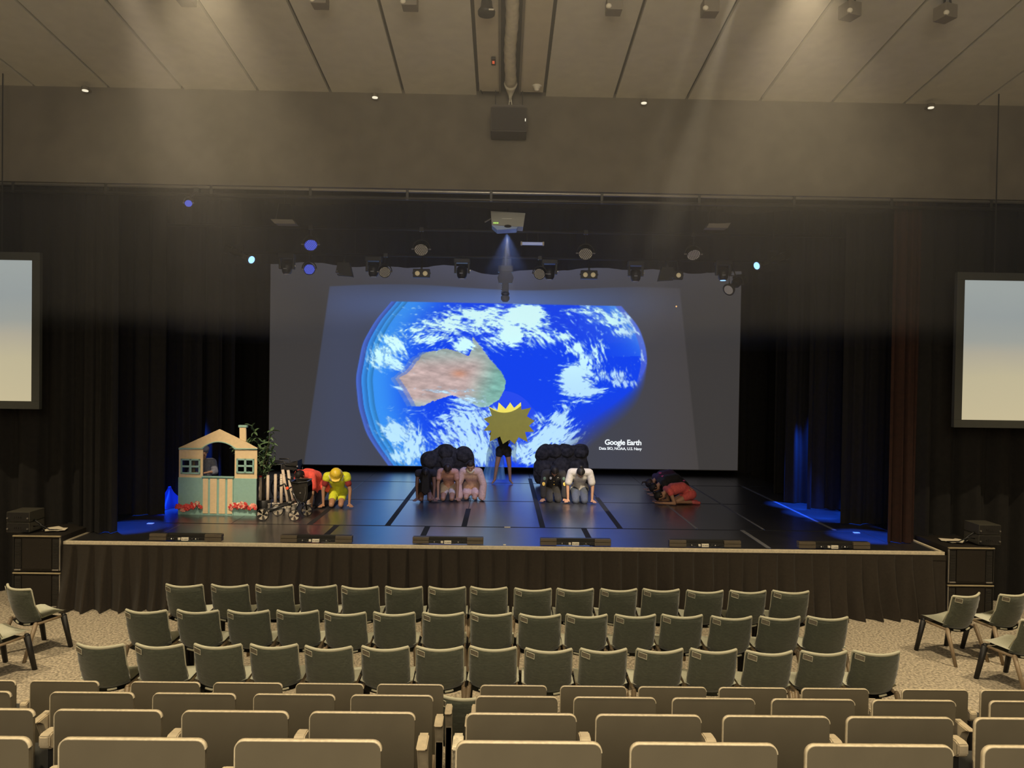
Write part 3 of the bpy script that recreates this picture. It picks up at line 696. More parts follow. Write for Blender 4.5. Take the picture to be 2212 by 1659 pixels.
def lamp_par(px, py, y, lens, label, tilt=(0, -1, -.9), r=.115):
    p = PY(px, py, y); root = thing('par_light', label, 'stage light', p, 0, 'round stage lights'); d = Vector(tilt).normalized()
    q = d.to_track_quat('-Y', 'Z').to_matrix().to_4x4()
    bm = B(); lathe(bm, [(r*.55, .20), (r*.9, .12), (r, .0), (r*1.06, -.02), (r*1.06, -.035), (r*.98, -.035), (r*.98, -.01)], 20, q @ Matrix.Rotation(PI/2, 4, 'X').inverted() if False else q @ Matrix.Rotation(-PI/2, 4, 'X'))
    obj('can', bm, rig_m, root, True)
    bm = B(); lathe(bm, [(r*.96, -.012), (r*.96, -.024)], 20, q @ Matrix.Rotation(-PI/2, 4, 'X')); obj('lens', bm, lens, root)
    bm = B()
    for i in range(-3, 4):
        for j in range(-3, 4):
            u = (i+.5*(j % 2))*r*.27; v = j*r*.24
            if u*u+v*v < (r*.86)**2:
                t = bmesh.new(); bmesh.ops.create_circle(t, cap_ends=True, segments=6, radius=r*.10, matrix=Matrix.Translation((u, -.0, v)) @ Matrix.Rotation(PI/2, 4, 'X')); merge(bm, t, q @ Matrix.Translation((0, -.027, 0)))
    # diodes face the same way as the lens
    obj('diode_grid', bm, M['black'] if lens is grey_lens else mat('diode', (.1, .15, .4), .3, emit=srgb(88, 104, 215), estr=1.0), root)
    bm = B(); pts = [(math.cos(t)*r*1.28, 0, math.sin(t)*r*1.28+.01) for t in [PI*k/10 for k in range(11)]]
    path(bm, pts, .012, 6); obj('yoke', bm, M['dark_metal'], root, True)
    bz = RAILZ if y < 12 else (FRONTZ if y < 14 else REARZ); by = 11.2 if y < 12 else (13.6 if y < 14 else 15.0)
    bm = B(); tube(bm, (0, 0, r*1.28), (0, by-y, max(bz-p.z, r*1.28+.02)), .014, n=8); box(bm, -.04, .04, by-y-.035, by-y+.035, bz-p.z-.04, bz-p.z+.04, .008); obj('clamp', bm, M['dark_metal'], root)
    for s in (-1, 1):
        bm = B(); tube(bm, (s*r*1.05, 0, .0), (s*r*1.42, 0, 0), .014, n=8); obj('knob', bm, M['grey_metal'], root)
lamp_par(407, 438, 10.9, blue_lens, 'faint blue round stage light high on the left above the side curtain', (.5, -1, -.7), .055)
lamp_par(671, 528, 13.6, blue_lens, 'blue-lit round stage light on the front bar, furthest left', (.45, -1, -.9), .12)
lamp_par(910, 538, 13.6, grey_lens, 'unlit round stage light on the front bar, left of the projector', (.05, -1, -.9), .125)
lamp_par(1265, 547, 13.6, grey_lens, 'unlit round stage light on the front bar, right of the white tube', (-.1, -1, -.9), .125)
lamp_par(1498, 549, 13.6, grey_lens, 'unlit round stage light on the front bar, furthest right', (.1, -1, -1.0), .12)
lamp_par(668, 581, 14.9, blue_lens, 'blue-lit round stage light on the rear bar by the left moving head', (.4, -1, -.5), .11)
lamp_par(831, 587, 14.9, grey_lens, 'unlit round stage light on the rear bar, left half', (.3, -1, -.5), .11)
lamp_par(1166, 591, 14.9, grey_lens, 'unlit round stage light on the rear bar, just right of centre', (-.3, -1, -.5), .11)
def moving_head(px, py, label, y=15.0, lensm=None):
    p = PY(px, py, y); root = thing('moving_head', label, 'stage light', p, 0, 'moving head lights on the rear bar')
    bm = B(); lathe(bm, [(.045, -.13), (.075, -.125), (.095, -.09), (.11, .02), (.10, .09), (.05, .12)], 18); obj('head', bm, rig_m, root, True)
    bm = B(); lathe(bm, [(.055, -.135), (.06, -.125)], 16); obj('lens', bm, grey_lens if lensm is None else lensm, root)
    for s in (-1, 1):
        bm = B(); box(bm, s*.135-.02, s*.135+.02, -.05, .05, -.03, .2, .012); obj('yoke_arm', bm, rig_m, root)
    bm = B(); box(bm, -.16, .16, -.1, .1, .18, .27, .015); obj('base', bm, rig_m, root); drop(root, p, z0=.2, bz=REARZ, by=15.0)
    bm = B(); box(bm, .15, .18, -.03, .02, .02, .05, .006); obj('bracket', bm, M['grey_metal'], root)
    bm = B(); box(bm, -.045, .02, -.108, -.10, -.04, -.025); obj('badge', bm, mat('badge_grey', (.4, .42, .48), .4), root)
for px, py, lb in ((620, 578, 'black moving head light at the left corner of the screen'), (807, 584, 'black moving head light above the left part of the screen'), (998, 588, 'black moving head light left of the hanging gimbal'), (1187, 590, 'black moving head light right of the hanging gimbal'), (1373, 594, 'black moving head light above the right part of the screen'), (1562, 592, 'black moving head light at the right corner of the screen')):
    moving_head(px, py, lb, 15.0, bright_blue if px == 1562 else None)
def profile(px0, py0, px1, py1, y0, y1, label, r=.05, glow=True, dark=False):
    a = PY(px0, py0, y0); b_ = PY(px1, py1, y1); root = thing('profile_spot', label, 'stage light', a, 0, 'long profile spotlights')
    d = b_-a; L_ = d.length; q = frame_z(d).to_4x4()
    bm = B(); lathe(bm, [(r*.9, 0), (r*1.25, .02), (r*1.25, L_*.42), (r*.8, L_*.46), (r*.8, L_*.88), (r*1.5, L_*.9), (r*1.7, L_), (r*1.5, L_)], 16, q); obj('barrel', bm, rig_m if dark else M['dark_metal'], root, True)
    bm = B(); lathe(bm, [(r*1.25, L_+.002), (r*1.25, L_+.008)], 16, q); obj('lens', bm, bright_blue if glow else grey_lens, root)
    bm = B(); box(bm, -r*1.5, r*1.5, -r*1.3, r*1.3, -.02, .10, .012, mtx=q); obj('lamp_cap', bm, rig_m, root)
    bm = B(); box(bm, -r*1.1, r*1.1, -r*1.36, -r*1.3, -.01, .06, mtx=q); obj('white_tag', bm, mat('faint_tag', (.5, .5, .52), .5), root)
    m_ = d*.45; bm = B(); path(bm, [m_+Vector((-r*1.6, 0, 0)), m_+Vector((-r*1.7, 0, .16)), m_+Vector((r*1.7, 0, .16)), m_+Vector((r*1.6, 0, 0))], .012, 6); (tube(bm, m_+Vector((0, 0, .16)), m_+Vector((0, 0, 8.22-a.z-m_.z)), .010, n=6) if not dark else tube(bm, m_+Vector((0, 0, .16)), (m_.x, 15.0-a.y, REARZ-a.z), .014, n=6)); obj('yoke', bm, M['dark_metal'], root)
profile(492, 538, 543, 561, 12.9, 12.6, 'long profile spotlight tilted down right, blue lens, left of the rig')
profile(1697, 552, 1635, 574, 12.9, 12.6, 'long profile spotlight tilted down left, blue lens, right of the rig')
profile(1600, 603, 1574, 626, 14.8, 14.5, 'dark profile spotlight pointing down left at the right screen corner', .075, False, True)
def blinder(px, py, n, label):
    p = PY(px, py, 14.8); root = thing('blinder_light', label, 'stage light', p, 0, 'blinder lights on the rear bar'); w = .165 if n == 2 else .09
    bm = B(); box(bm, -w, w, 0, .12, -.085, .085, .01); obj('housing', bm, rig_m, root)
    for k in range(n):
        bm = B(); ball(bm, ((k-(n-1)/2)*.155, .0, -.005), (.048, .03, .048), 16, 8); obj('bulb', bm, warm_lens, root, True)
    bm = B(); box(bm, -w-.02, w+.02, .03, .06, -.01, .02); box(bm, -.02, .02, .03, .06, .08, .12); obj('bracket', bm, rig_m, root); drop(root, p, dy=.045, z0=.1, bz=REARZ, by=15.0)
blinder(910, 590, 2, 'black box light with two round bulbs, left of the hanging gimbal')
blinder(1273, 593, 2, 'black box light with two round bulbs, right of the hanging gimbal')
blinder(1466, 594, 1, 'small black box light with one bulb beside the right flood')
def flood(px, py, s, label):
    p = PY(px, py, 14.8); root = thing('flood_light', label, 'stage light', p, 0, 'wedge flood lights')
    bm = B(); prism(bm, [(s*-.16, -.06), (s*.18, -.14), (s*.11, .14), (s*-.12, .14)], 0, .16, .008); obj('housing', bm, rig_m, root)
    bm = B(); prism(bm, [(s*-.10, -.13), (s*.19, -.15), (s*.18, -.13), (s*-.10, -.10)], -.12, 0); obj('barn_door', bm, rig_m, root)
    bm = B(); path(bm, [(s*-.12, -.02, -.03), (s*-.14, -.02, -.05), (s*-.10, -.02, -.08)], .010, 6); obj('wire_loop', bm, M['grey_metal'], root)
    bm = B(); box(bm, -.02, .02, .03, .07, .13, .18); obj('bracket', bm, rig_m, root); drop(root, p, dy=.045, z0=.14, bz=REARZ, by=15.0)
flood(742, 582, 1, 'black wedge flood light above the left part of the screen')
flood(1442, 592, -1, 'black wedge flood light above the right part of the screen')
# bars carrying the lights
for y, z, nm in ((13.6, FRONTZ, 'front'), (15.0, REARZ, 'rear')):
    bm = B(); tube(bm, (-6.5, 0, 0), (6.5, 0, 0), .026, n=10)
    r = thing('lighting_bar', f'black steel bar carrying the {nm} row of stage lights', 'bar', (0, y, z)); obj('pipe', bm, rig_m, r, True)
    for x in (-6, -3, 3, 6):
        bm = B(); tube(bm, (x, 0, 0), (x, 0, 8.22-z), .008, n=6); obj('hanging_wire', bm, M['dark_metal'], r)
# hanging gimbal at the centre
p = PY(1092, 600, 14.6); r = thing('hanging_camera', 'dark jointed device hanging at the top centre of the screen', 'camera', p)
def zz(py): return PY(1092, py, 14.6).z-p.z
bm = B(); box(bm, -.15, .15, -.06, .12, zz(588), zz(574), .01); obj('mount_plate', bm, rig_m, r)
bm = B(); prism(bm, [(-.11, zz(588)), (-.16, zz(600)), (-.13, zz(612)), (.13, zz(612)), (.16, zz(600)), (.11, zz(588))], -.06, .08, .01); obj('joint_block', bm, rig_m, r)
bm = B(); box(bm, -.065, .065, -.05, .05, zz(632), zz(610), .012); obj('column', bm, rig_m, r)
for k in range(4):
    bm = B(); box(bm, -.085, -.06, -.03, .03, zz(617+4.5*k)-.008, zz(617+4.5*k)+.008); obj('fin', bm, M['dark_metal'], r)
bm = B(); ball(bm, (0, 0, zz(635)), (.085, .085, .06), 16, 10); obj('camera_ball', bm, M['black_gloss'], r, True)
bm = B(); lathe(bm, [(.05, zz(652)), (.085, zz(647)), (.085, zz(641)), (.06, zz(638))], 14); obj('lower_ring', bm, mat('gimbal_grey', (.16, .16, .17), .5), r, True)
bm = B(); box(bm, -.02, .02, -.02, .02, zz(576), 8.22-p.z); obj('drop_pole', bm, rig_m, r)
# projector
p = PY(1097, 478, 12.4); r = thing('projector', 'grey ceiling projector with green lights hanging above the stage', 'projector', p)
w = .285
bm = B(); prism(bm, [(-w, .13), (w, .105), (w-.03, -.12), (-w+.02, -.10)], -.18, .22, .012); obj('case', bm, mat('projector_case', (.46, .47, .44), .5), r)
bm = B(); prism(bm, [(-w+.02, -.10), (w-.12, -.12), (w-.14, -.15), (-w+.11, -.175)], -.16, .2, .006); obj('lens_hood', bm, mat('projector_under', (.35, .5, .9), .4), r)
bm = B(); ball(bm, (.0, -.17, -.115), (.06, .03, .025), 12, 8); obj('lens', bm, M['black_gloss'], r)
for k in range(3):
    bm = B(); box(bm, -w+.05+.03*k, -w+.067+.03*k, -.19, -.178, -.075, -.06); obj('indicator', bm, mat('green_led', (.3, .7, .1), .5, emit=(.55, 1, .15), estr=1.2), r)
bm = B(); box(bm, -.1, .06, -.185, -.18, .005, .01); obj('logo_strip', bm, M['grey_metal'], r)
bm = B(); tube(bm, (0, 0, .1), (0, 0, 8.22-p.z), .025, n=8); obj('pole', bm, rig_m, r)
bm = B(); tube(bm, (-w-.1, 0, -.02), (-w, 0, .04), .012, n=6); obj('antenna', bm, M['grey_metal'], r)
p = PY(1150, 526, 13.6); r = thing('tube_light', 'small white tube fitting under the front bar right of the projector', 'light', p)
bm = B(); box(bm, -.2, .2, -.03, .03, -.028, .022, .008); obj('fitting', bm, mat('tube_glow', (.6, .65, .75), .4, emit=srgb(90, 100, 140), estr=1), r)
for s in (-1, 1):
    bm = B(); box(bm, s*.2-.015, s*.2+.015, -.035, .035, -.035, .03, .004); obj('end_cap', bm, M['white'], r)
bm = B(); tube(bm, (-.1, 0, .02), (-.1, 0, FRONTZ-p.z), .006, n=6); tube(bm, (.1, 0, .02), (.1, 0, FRONTZ-p.z), .006, n=6); obj('hanger', bm, rig_m, r)
for px, py, s, lb in ((615, 481, -1, 'faint flat flood panel high on the left behind the rail'), (1548, 490, 1, 'faint flat flood panel high on the right behind the rail')):
    p = PY(px, py, 11.9); r = thing('strip_flood', lb, 'stage light', p, 0, 'flat flood panels behind the rail')
    bm = B(); prism(bm, [(-.2, .035), (-.13, -.035), (.20, -.035), (.15, .035)] if s < 0 else [(-.19, -.035), (-.15, .035), (.13, .035), (.2, .05), (.15, -.035)], -.1, .1, .006); obj('panel', bm, mat('panel_grey', (.16, .14, .12), .5), r)
    bm = B(); path(bm, [(-.15, 0, .03), (-.1, 0, .3), (.1, 0, .3), (.15, 0, .03)], .008, 6); tube(bm, (0, 0, .3), (0, 0, 8.22-p.z), .01, n=6); obj('yoke', bm, rig_m, r)
# header loudspeaker and small downlights
p = PY(1099, 262, 11.0); r = thing('hanging_speaker', 'dark box loudspeaker hanging in front of the header wall at centre', 'speaker', p)
w = .265; h = .2
bm = B(); box(bm, -w, w, -.15, .24, -h, h*.78, .015); obj('cabinet', bm, mat('speaker_brown', (.085, .075, .065), .8), r)
bm = B(); prism(bm, [(-w*.95, h*.8), (w*.95, h*.8), (w*.8, h), (-w*.8, h)], -.13, .2, .01); obj('top_bracket', bm, mat('bracket_brown', (.16, .14, .12), .7), r)
bm = B(); box(bm, -w+.02, w-.02, -.16, -.148, -h+.02, h*.7); obj('grille', bm, mat('grille_brown', (.07, .062, .055), .9), r)
led = mat('white_led', (.8, .8, .7), .4, emit=(1, .95, .75), estr=.9)
bm = B(); box(bm, w-.03, w-.018, -.165, -.158, -.05, -.01); obj('indicator', bm, led, r)
bm = B()
for s in (-.2, .2): tube(bm, (s, .05, h), (s, .05, ceil_z(11.0)-p.z), .006, n=6)
obj('hanging_wire', bm, M['dark_metal'], r)
for (px, py), lb in zip(((184, 195), (810, 210), (1391, 222), (2011, 232)), ('furthest left', 'left of the centre channel', 'right of the centre channel', 'furthest right')):
    p = PY(px, py, 11.15); p.z = min(p.z, ceil_z(11.15)-.06)
    r = thing('downlight', f'tiny glowing downlight under the ceiling edge, {lb}', 'downlight', p, 0, 'downlights under the ceiling edge')
    bm = B(); lathe(bm, [(.042, -.012), (.042, .0)], 14); obj('lamp_face', bm, mat('downlight_glow', (.9, .85, .7), .4, emit=(1, .92, .7), estr=.95), r)
    bm = B(); lathe(bm, [(.05, 0), (.05, .05), (.03, .06)], 14); box(bm, -.015, .015, 0, .15, .02, .05); obj('housing', bm, M['header'], r)
# spotlights hung close to the ceiling at the top of the view
for k, (px, py, sz_, lb) in enumerate(((690, -6, 1, 'leftmost but one'), (400, -14, 1, 'leftmost'), (885, -2, 1, 'just left of the channel'), (1327, 4, 1, 'just right of the channel'), (1535, 6, 1, 'in the bright beam'), (1840, 8, 1.1, 'right of the beam'), (2047, 12, 1.15, 'rightmost'))):
    p = PY(px, py, 8.7); p.z = min(p.z, ceil_z(8.7)-.2)
    r = thing('ceiling_spotlight', f'dark spotlight close under the ceiling at the top edge, {lb}', 'spotlight', p, .3 if k > 4 else 0, 'spotlights under the ceiling')
    cg = mat('ceiling_spot_hazed', (.22, .19, .15), .6)  # black housings lightened, haze put into their colour
    bm = B(); box(bm, -.09, .09, -.06, .12, -.06, .10, .012); obj('housing', bm, cg, r)
    bm = B(); ball(bm, (-.07, -.05, -.02), (.035, .03, .03), 12, 8); o = obj('reflector', bm, M['white'], r, True)
    for s in (-1, 1):
        bm = B(); tube(bm, (s*.06, 0, .08), (s*.03, 0, ceil_z(8.7)-p.z), .012, n=6); obj('bracket', bm, M['dark_metal'], r)
p = PY(1051, 12, 8.9); p.z = min(p.z, ceil_z(8.9)-.12); r = thing('ceiling_spotlight', 'black waisted spotlight body against the pale ceiling channel', 'spotlight', p, 0, 'spotlights under the ceiling')
bm = B(); lathe(bm, [(.10, -.09), (.105, -.05), (.07, .0), (.062, .08), (.08, .14)], 16); obj('body', bm, M['black'], r, True)
bm = B(); box(bm, .03, .09, -.11, -.1, -.085, -.07); obj('clip', bm, M['white'], r)
# ---------------------------------------------------------------- loose covered chairs
ORD = ['first', 'second', 'third', 'fourth', 'fifth', 'sixth', 'seventh', 'eighth']
def ordinal(i, n):
    if i == n//2 and n % 2: return 'the middle chair'
    if i < n/2: return ['leftmost chair', 'second chair from the left end', 'third chair from the left end', 'fourth chair from the left end', 'fifth chair from the left end', 'sixth chair from the left end', 'seventh chair from the left end'][i]
    return ['rightmost chair', 'second chair from the right end', 'third chair from the right end', 'fourth chair from the right end', 'fifth chair from the right end', 'sixth chair from the right end', 'seventh chair from the right end'][n-1-i]
def back_pt(u, v, off):       # u -1..1 across, v 0 bottom .. 1 top, off through the thickness
    w = .234-.007*v-.010*max(0, .15-v)/.15
    z = .425+.40*v
    y = -.17-.125*v+.075*u*u-.02*math.sin(PI*v)
    if v < .12: z += .0
    zz = z-(.030*(1-u*u))*(1 if v < .5 else 1)*(1-v)*.9 + .012*(u*u)*(v)
    return Vector((u*w, y-off, zz))
def make_chair():
    t = thing('covered_chair', 'x', 'chair', (0, 0, 0), 0, 'rows of grey-green covered chairs')
    bm = B(); nu, nv = 16, 12; th = .022
    def grid(off, flip, puff):
        g = []
        for j in range(nv+1):
            v = j/nv; row = []
            for i in range(nu+1):
                u = -1+2*i/nu
                e = max(0, (abs(u)-.86)/.14); e2 = max(0, (v-.93)/.07)
                wr = .0055*math.sin(v*46+u*2+1.5*math.sin(u*5))*(abs(u)**3)*(v < .92) if puff else 0
                row.append(bm.verts.new(back_pt(u, v, off*(1-.55*e**2)*(1-.5*e2**2)+wr)))
            g.append(row)
        for j in range(nv):
            for i in range(nu):
                f = (g[j][i], g[j][i+1], g[j+1][i+1], g[j+1][i]); bm.faces.new(f if flip else f[::-1])
        return g
    a = grid(th, True, True); b_ = grid(-th*.6, False, False)
    for i in range(nu):
        bm.faces.new((a[nv][i], a[nv][i+1], b_[nv][i+1], b_[nv][i])); bm.faces.new((a[0][i+1], a[0][i], b_[0][i], b_[0][i+1]))
    for j in range(nv):
        bm.faces.new((a[j+1][0], a[j][0], b_[j][0], b_[j+1][0])); bm.faces.new((a[j][nu], a[j+1][nu], b_[j+1][nu], b_[j][nu]))
    bk = obj('backrest', bm, M['chair_cloth'], t, True)
    bm = B(); path(bm, [back_pt(-1, 0, 0)+Vector((0, 0, .05)), back_pt(-1, .5, 0), back_pt(-.995, .97, 0)]+[back_pt(-.96+1.92*k/12, 1.0, .002) for k in range(13)]+[back_pt(.995, .97, 0), back_pt(1, .5, 0), back_pt(1, 0, 0)+Vector((0, 0, .05))], [.006, .0075, .010]+[.0155]*13+[.010, .0075, .006], 8)
    obj('top_edge_lit', bm, M['piping'], t, True)
    # pale gaps at the foot of the back
    for s in (-1, 1):
        bm = B(); path(bm, [back_pt(s*(.24+.12*k), 0, .030)+Vector((0, 0, -.016)) for k in range(4)], .0105, 6); obj('lower_slot', bm, M['piping'], t, True)
    # seat shell
    bm = B(); g = []
    for j in range(9):
        v = j/8; row = []
        for i in range(13):
            u = -1+2*i/12
            w = .256-.012*v*v; y = -.185+.43*v
            z = .430+.03*v+.034*u*u*(1-.35*v)-.035*max(0, v-.85)/.15*.6
            if j == 0: y += .06*u*u
            row.append(bm.verts.new((u*w, y, z)))
        g.append(row)
    for j in range(8):
        for i in range(12): bm.faces.new((g[j][i], g[j][i+1], g[j+1][i+1], g[j+1][i]))
    r = bmesh.ops.solidify(bm, geom=bm.faces[:], thickness=.022)
    obj('seat', bm, M['seat_cloth_lit'], t, True)
    bm = B(); g = []
    for j in range(5):
        v = j/4; row = []
        for i in range(9):
            u = -1+2*i/8; row.append(bm.verts.new((u*.225, -.20+.40*v+.03*u*u, .398-.035*(1-u*u)*(1-.3*v))))
        g.append(row)
    for j in range(4):
        for i in range(8): bm.faces.new((g[j][i], g[j][i+1], g[j+1][i+1], g[j+1][i]))
    bmesh.ops.solidify(bm, geom=bm.faces[:], thickness=.03)
    obj('under_shell', bm, M['leg_black'], t, True)
    for s in (-1, 1):
        bm = B(); tube(bm, (s*.235, -.17, .405), (s*.27, -.33, .0), .026, .019, 8); ball(bm, (s*.235, -.17, .405), .024, 8, 6); o = obj('leg', bm, M['wood_leg'], t, True)
        bm = B(); tube(bm, (s*.235, .17, .415), (s*.26, .25, .0), .036, .027, 8); ball(bm, (s*.235, .17, .415), .03, 8, 6); obj('leg', bm, M['leg_black'], t, True)  # front legs blackened, shade under the seat put into their colour
        bm = B(); tube(bm, (s*.228, -.17, .400), (s*.228, .17, .410), .017, .017, 8); obj('side_rail', bm, M['wood_leg'], t, True)
    return t
chair = make_chair()
def card(ch_, kind=0):
    bm = B(); a = [back_pt(u, v, .032) for u, v in ((-.95, .97), (-.62, .95), (-.62, .83), (-.95, .85))]; b_ = [p + Vector((0, .004, 0)) for p in a]
    va = [bm.verts.new(p) for p in a]; vb = [bm.verts.new(p) for p in b_]
    bm.faces.new(va); bm.faces.new(vb[::-1])
    for i in range(4): bm.faces.new((va[i], vb[i], vb[(i+1) % 4], va[(i+1) % 4]))
    o = obj('tag_card', bm, M['card'], ch_); o['label'] = 'small card pinned at the top left corner of the back'
    bm = B()
    for i in range(4):
        p_, q_ = a[i], a[(i+1) % 4]; tube(bm, p_+Vector((0, -.001, 0)), q_+Vector((0, -.001, 0)), .0028, n=5)
    obj('card_rim', bm, M['piping'], o)
card(chair)
used = [False]
def put_chair(x, y, rz, label, card_=True):
    if not used[0]:
        used[0] = True; chair.location = (x, y, 0); chair.rotation_euler = (0, 0, rz); chair['label'] = label; return chair
    return dup(chair, (x, y, 0), rz, label)
CH_BACK = .825
row_px = [([355, 452, 547, 643, 737, 831, 926, 1018, 1113, 1206, 1300, 1394, 1489, 1582, 1677], 77, 1277, 'front row'),
          ([265, 375, 483, 591, 698, 803, 911, 1017, 1122, 1225, 1330, 1434, 1541, 1646, 1752], 90, 1334, 'middle row'),
          ([157, 283, 408, 531, 654, 776, 896, 1014, 1134, 1255, 1377, 1497, 1617, 1736, 1853], 104, 1410, 'back row')]
ydists = []
for lefts, wpx, ymid, nm in row_px:
    y = None
    for yt in np.linspace(5, 12, 1400):
        if proj((0, yt, CH_BACK))[1] < ymid: y = yt; break
    ydists.append(y)
    yc = y+.325
    for i, lx in enumerate(lefts):
        ym = ymid+.0115*(lx+wpx/2-1100)
        x = PY(lx+wpx/2, ym, y).x
        put_chair(x+.004*((i*7) % 3-1), yc+.012*((i*5) % 4-1.5), R(((i*37) % 7-3)*.5), f'grey-green covered chair, {ordinal(i, 15)} in the {nm}')
    print('chair row', y, (PY(lefts[8], ymid, y).x-PY(lefts[7], ymid, y).x))
for (px, py, yy, rz, lb) in ((28, 1270, ydists[0]-.15, -26, 'angled covered chair by the left speaker stack, facing right'), (2098, 1297, ydists[0]-.02, 19, 'angled covered chair before the right speaker stack'),
                             (2200, 1294, ydists[0]+.05, 17, 'angled covered chair behind, cut by the right frame edge'), (2248, 1352, ydists[1]+.1, 22, 'angled covered chair nearest the camera at the right edge'), (-64, 1345, ydists[1]+.1, -24, 'covered chair at the left edge showing only its legs')):
    p = PY(px, py, yy); q = Vector((0, -.295, 0)); q.rotate(Euler((0, 0, R(rz))))
    put_chair(p.x-q.x, yy-q.y, R(rz), lb)

p = PY(1003, 1509, 6.0); put_chair(p.x, 6.3, R(-2), 'lone covered chair in the centre aisle before the tiered seats')
# ---------------------------------------------------------------- tiered fixed seating
rowsF = [('fourth tiered row from the camera', 4.94, [(-113, 33), (65, 212), (283, 431), (461, 609), (639, 785), (815, 958), (1038, 1181), (1211, 1353), (1380, 1526), (1554, 1700), (1733, 1877), (1950, 2092), (2120, 2264)], 1482),
         ('third tiered row from the camera', 4.13, [(-160, 22), (108, 288), (330, 508), (548, 723), (758, 935), (1028, 1205), (1240, 1417), (1453, 1631), (1668, 1847), (1886, 2065), (2140, 2318)], 1506),
         ('second tiered row from the camera', 3.20, [(-160, 72), (117, 348), (393, 622), (669, 896), (1008, 1245), (1288, 1515), (1563, 1793), (1831, 2060), (2108, 2340)], 1544),
         ('tiered row nearest the camera', 2.33, [(-254, 62), (127, 443), (507, 823), (986, 1300), (1363, 1680), (1743, 2060), (2127, 2440)], 1606)]
def arm(root, x, y0_, y1_, z, w, m, torn=False, full=False):
    bm = B()
    y1_ = y0_+.14
    prof = [(y0_, z-.05), (y0_, z-.006), (y0_+.02, z+.004), (y1_-.06, z+.0), (y1_-.02, z-.02), (y1_, z-.05), (y1_-.03, z-.07), (y0_+.02, z-.07)]
    if full: prof = [(y0_, z-.70), (y0_, z-.01), (y0_+.03, z+.006), (y1_-.26, z+.0), (y1_-.19, z-.03), (y1_-.14, z-.14), (y1_-.14, z-.70)]
    t = bmesh.new(); a = [t.verts.new((x-w/2, yy, zz_)) for yy, zz_ in prof]; b2 = [t.verts.new((x+w/2, yy, zz_)) for yy, zz_ in prof]
    t.faces.new(a); t.faces.new(b2[::-1]); n = len(prof)
    for i in range(n): t.faces.new((a[i], b2[i], b2[(i+1) % n], a[(i+1) % n]))
    bmesh.ops.bevel(t, geom=t.edges[:], offset=.005, segments=2, affect='EDGES'); merge(bm, t)
    o = obj('armrest', bm, m, root)
    if torn: o['label'] = 'armrest with a torn peeling cover'
    if not full:
        bm = B(); box(bm, x-.012, x+.012, y0_+.05, y0_+.11, z-.62, z-.08, .004); obj('arm_post', bm, M['dark_metal'], root)
ntier = len(rowsF)
for ri, (nm, yd, panels, ytop) in enumerate(rowsF):
    zt = PY(1100, ytop, yd).z
    zfl = zt-.86
    nvis = [q for q in panels if q[1] > 4 and q[0] < 2208]
    for pi, (pa, pb) in enumerate(panels):
        xa = PY(pa, ytop, yd).x; xb = PY(pb, ytop, yd).x; xc = (xa+xb)/2; w = (xb-xa)/2
        if (pa, pb) not in nvis: continue
        k = nvis.index((pa, pb)); n = len(nvis)
        if n % 2 and k == n//2: pos = 'the middle seat'
        elif k < n/2: pos = (ORD[k]+' seat from the left' if k else 'leftmost seat')
        else: pos = (ORD[n-1-k]+' seat from the right' if n-1-k else 'rightmost seat')
        s = thing('auditorium_seat', f'olive-backed auditorium seat, {pos} in the {nm}', 'seat', (xc, yd, zfl), 0, 'fixed seats on the raked tiers')
        hz = zt-zfl
        bm = B(); prism(bm, rrect(-w, w, hz-.47, hz, .028, 5, True), .0, .014, .003, seg=1); obj('back_panel', bm, M['panel'], s)
        # pale plywood rim proud of the panel, top light also in its colour
        bm = B(); o_ = rrect(-w-.0025, w+.0025, hz-.47, hz+.0025, .030, 5, True); i_ = rrect(-w+.0015, w-.0015, hz-.47, hz-.0015, .027, 5, True)
        yo, yi = -.0015, .0155
        rings = [[bm.verts.new((x, y, z)) for x, z in pts[:-1 if False else None]] for pts, y in ((o_, yo), (o_, yi), (i_, yi), (i_, yo))]
        m_ = len(o_)
        for q in range(m_-1):
            if q == m_-2 and abs(o_[q][1]-o_[q+1][1]) < 1e-6: continue
            for a in range(4):
                c = (a+1) % 4; bm.faces.new((rings[a][q], rings[a][q+1], rings[c][q+1], rings[c][q]))
        obj('edge_rim', bm, M['panel_edge'], s, True)
        bm = B(); box(bm, -w+.03, w-.03, .020, .06, hz-.45, hz-.07, .015); obj('back_cushion', bm, M['cushion'], s, True)
        bm = B(); box(bm, -w+.03, w-.03, .085, .17, hz-.50, hz-.12-.1, .025); obj('folded_seat', bm, M['cushion'], s, True)
        bm = B()
        for sx in (-w+.03, w-.03): box(bm, sx-.015, sx+.015, .03, .10, 0, hz-.40, .003)
        box(bm, -w+.02, w-.02, .03, .10, 0.0, .012); obj('frame', bm, M['dark_metal'], s)
        # armrests in the gap on the right of every panel; tall end panels by the aisles
        gapR = (panels[pi+1][0]-pb) if pi+1 < len(panels) else 30
        px_m = yd/F
        az = hz-(.15, .125, .11, .125)[ri]
        gn = gapR*px_m
        if (pi == 0 or (panels[pi][0]-panels[pi-1][1])*px_m > .115) and pa != 283:
            arm(s, -w-.035, .02, .42, az, .045, M['arm_torn'] if (ri in (1, 2) and pa in (1008, 2108, 117)) else M['arm'], pa in (1008, 2108, 117), True)
        if gn > .115 and pb != 212: arm(s, w+.038, .02, .42, az, .046, M['arm'], False, True)
        else: arm(s, w+gn/2, .0, .40, az, .048, M['arm'])
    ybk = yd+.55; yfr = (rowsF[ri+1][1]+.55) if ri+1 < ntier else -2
    bm = B(); box(bm, -12.5, 12.5, yfr, ybk, 0.01, zfl, .004, 1); o = struct('seating_tier', bm, M['tier'])

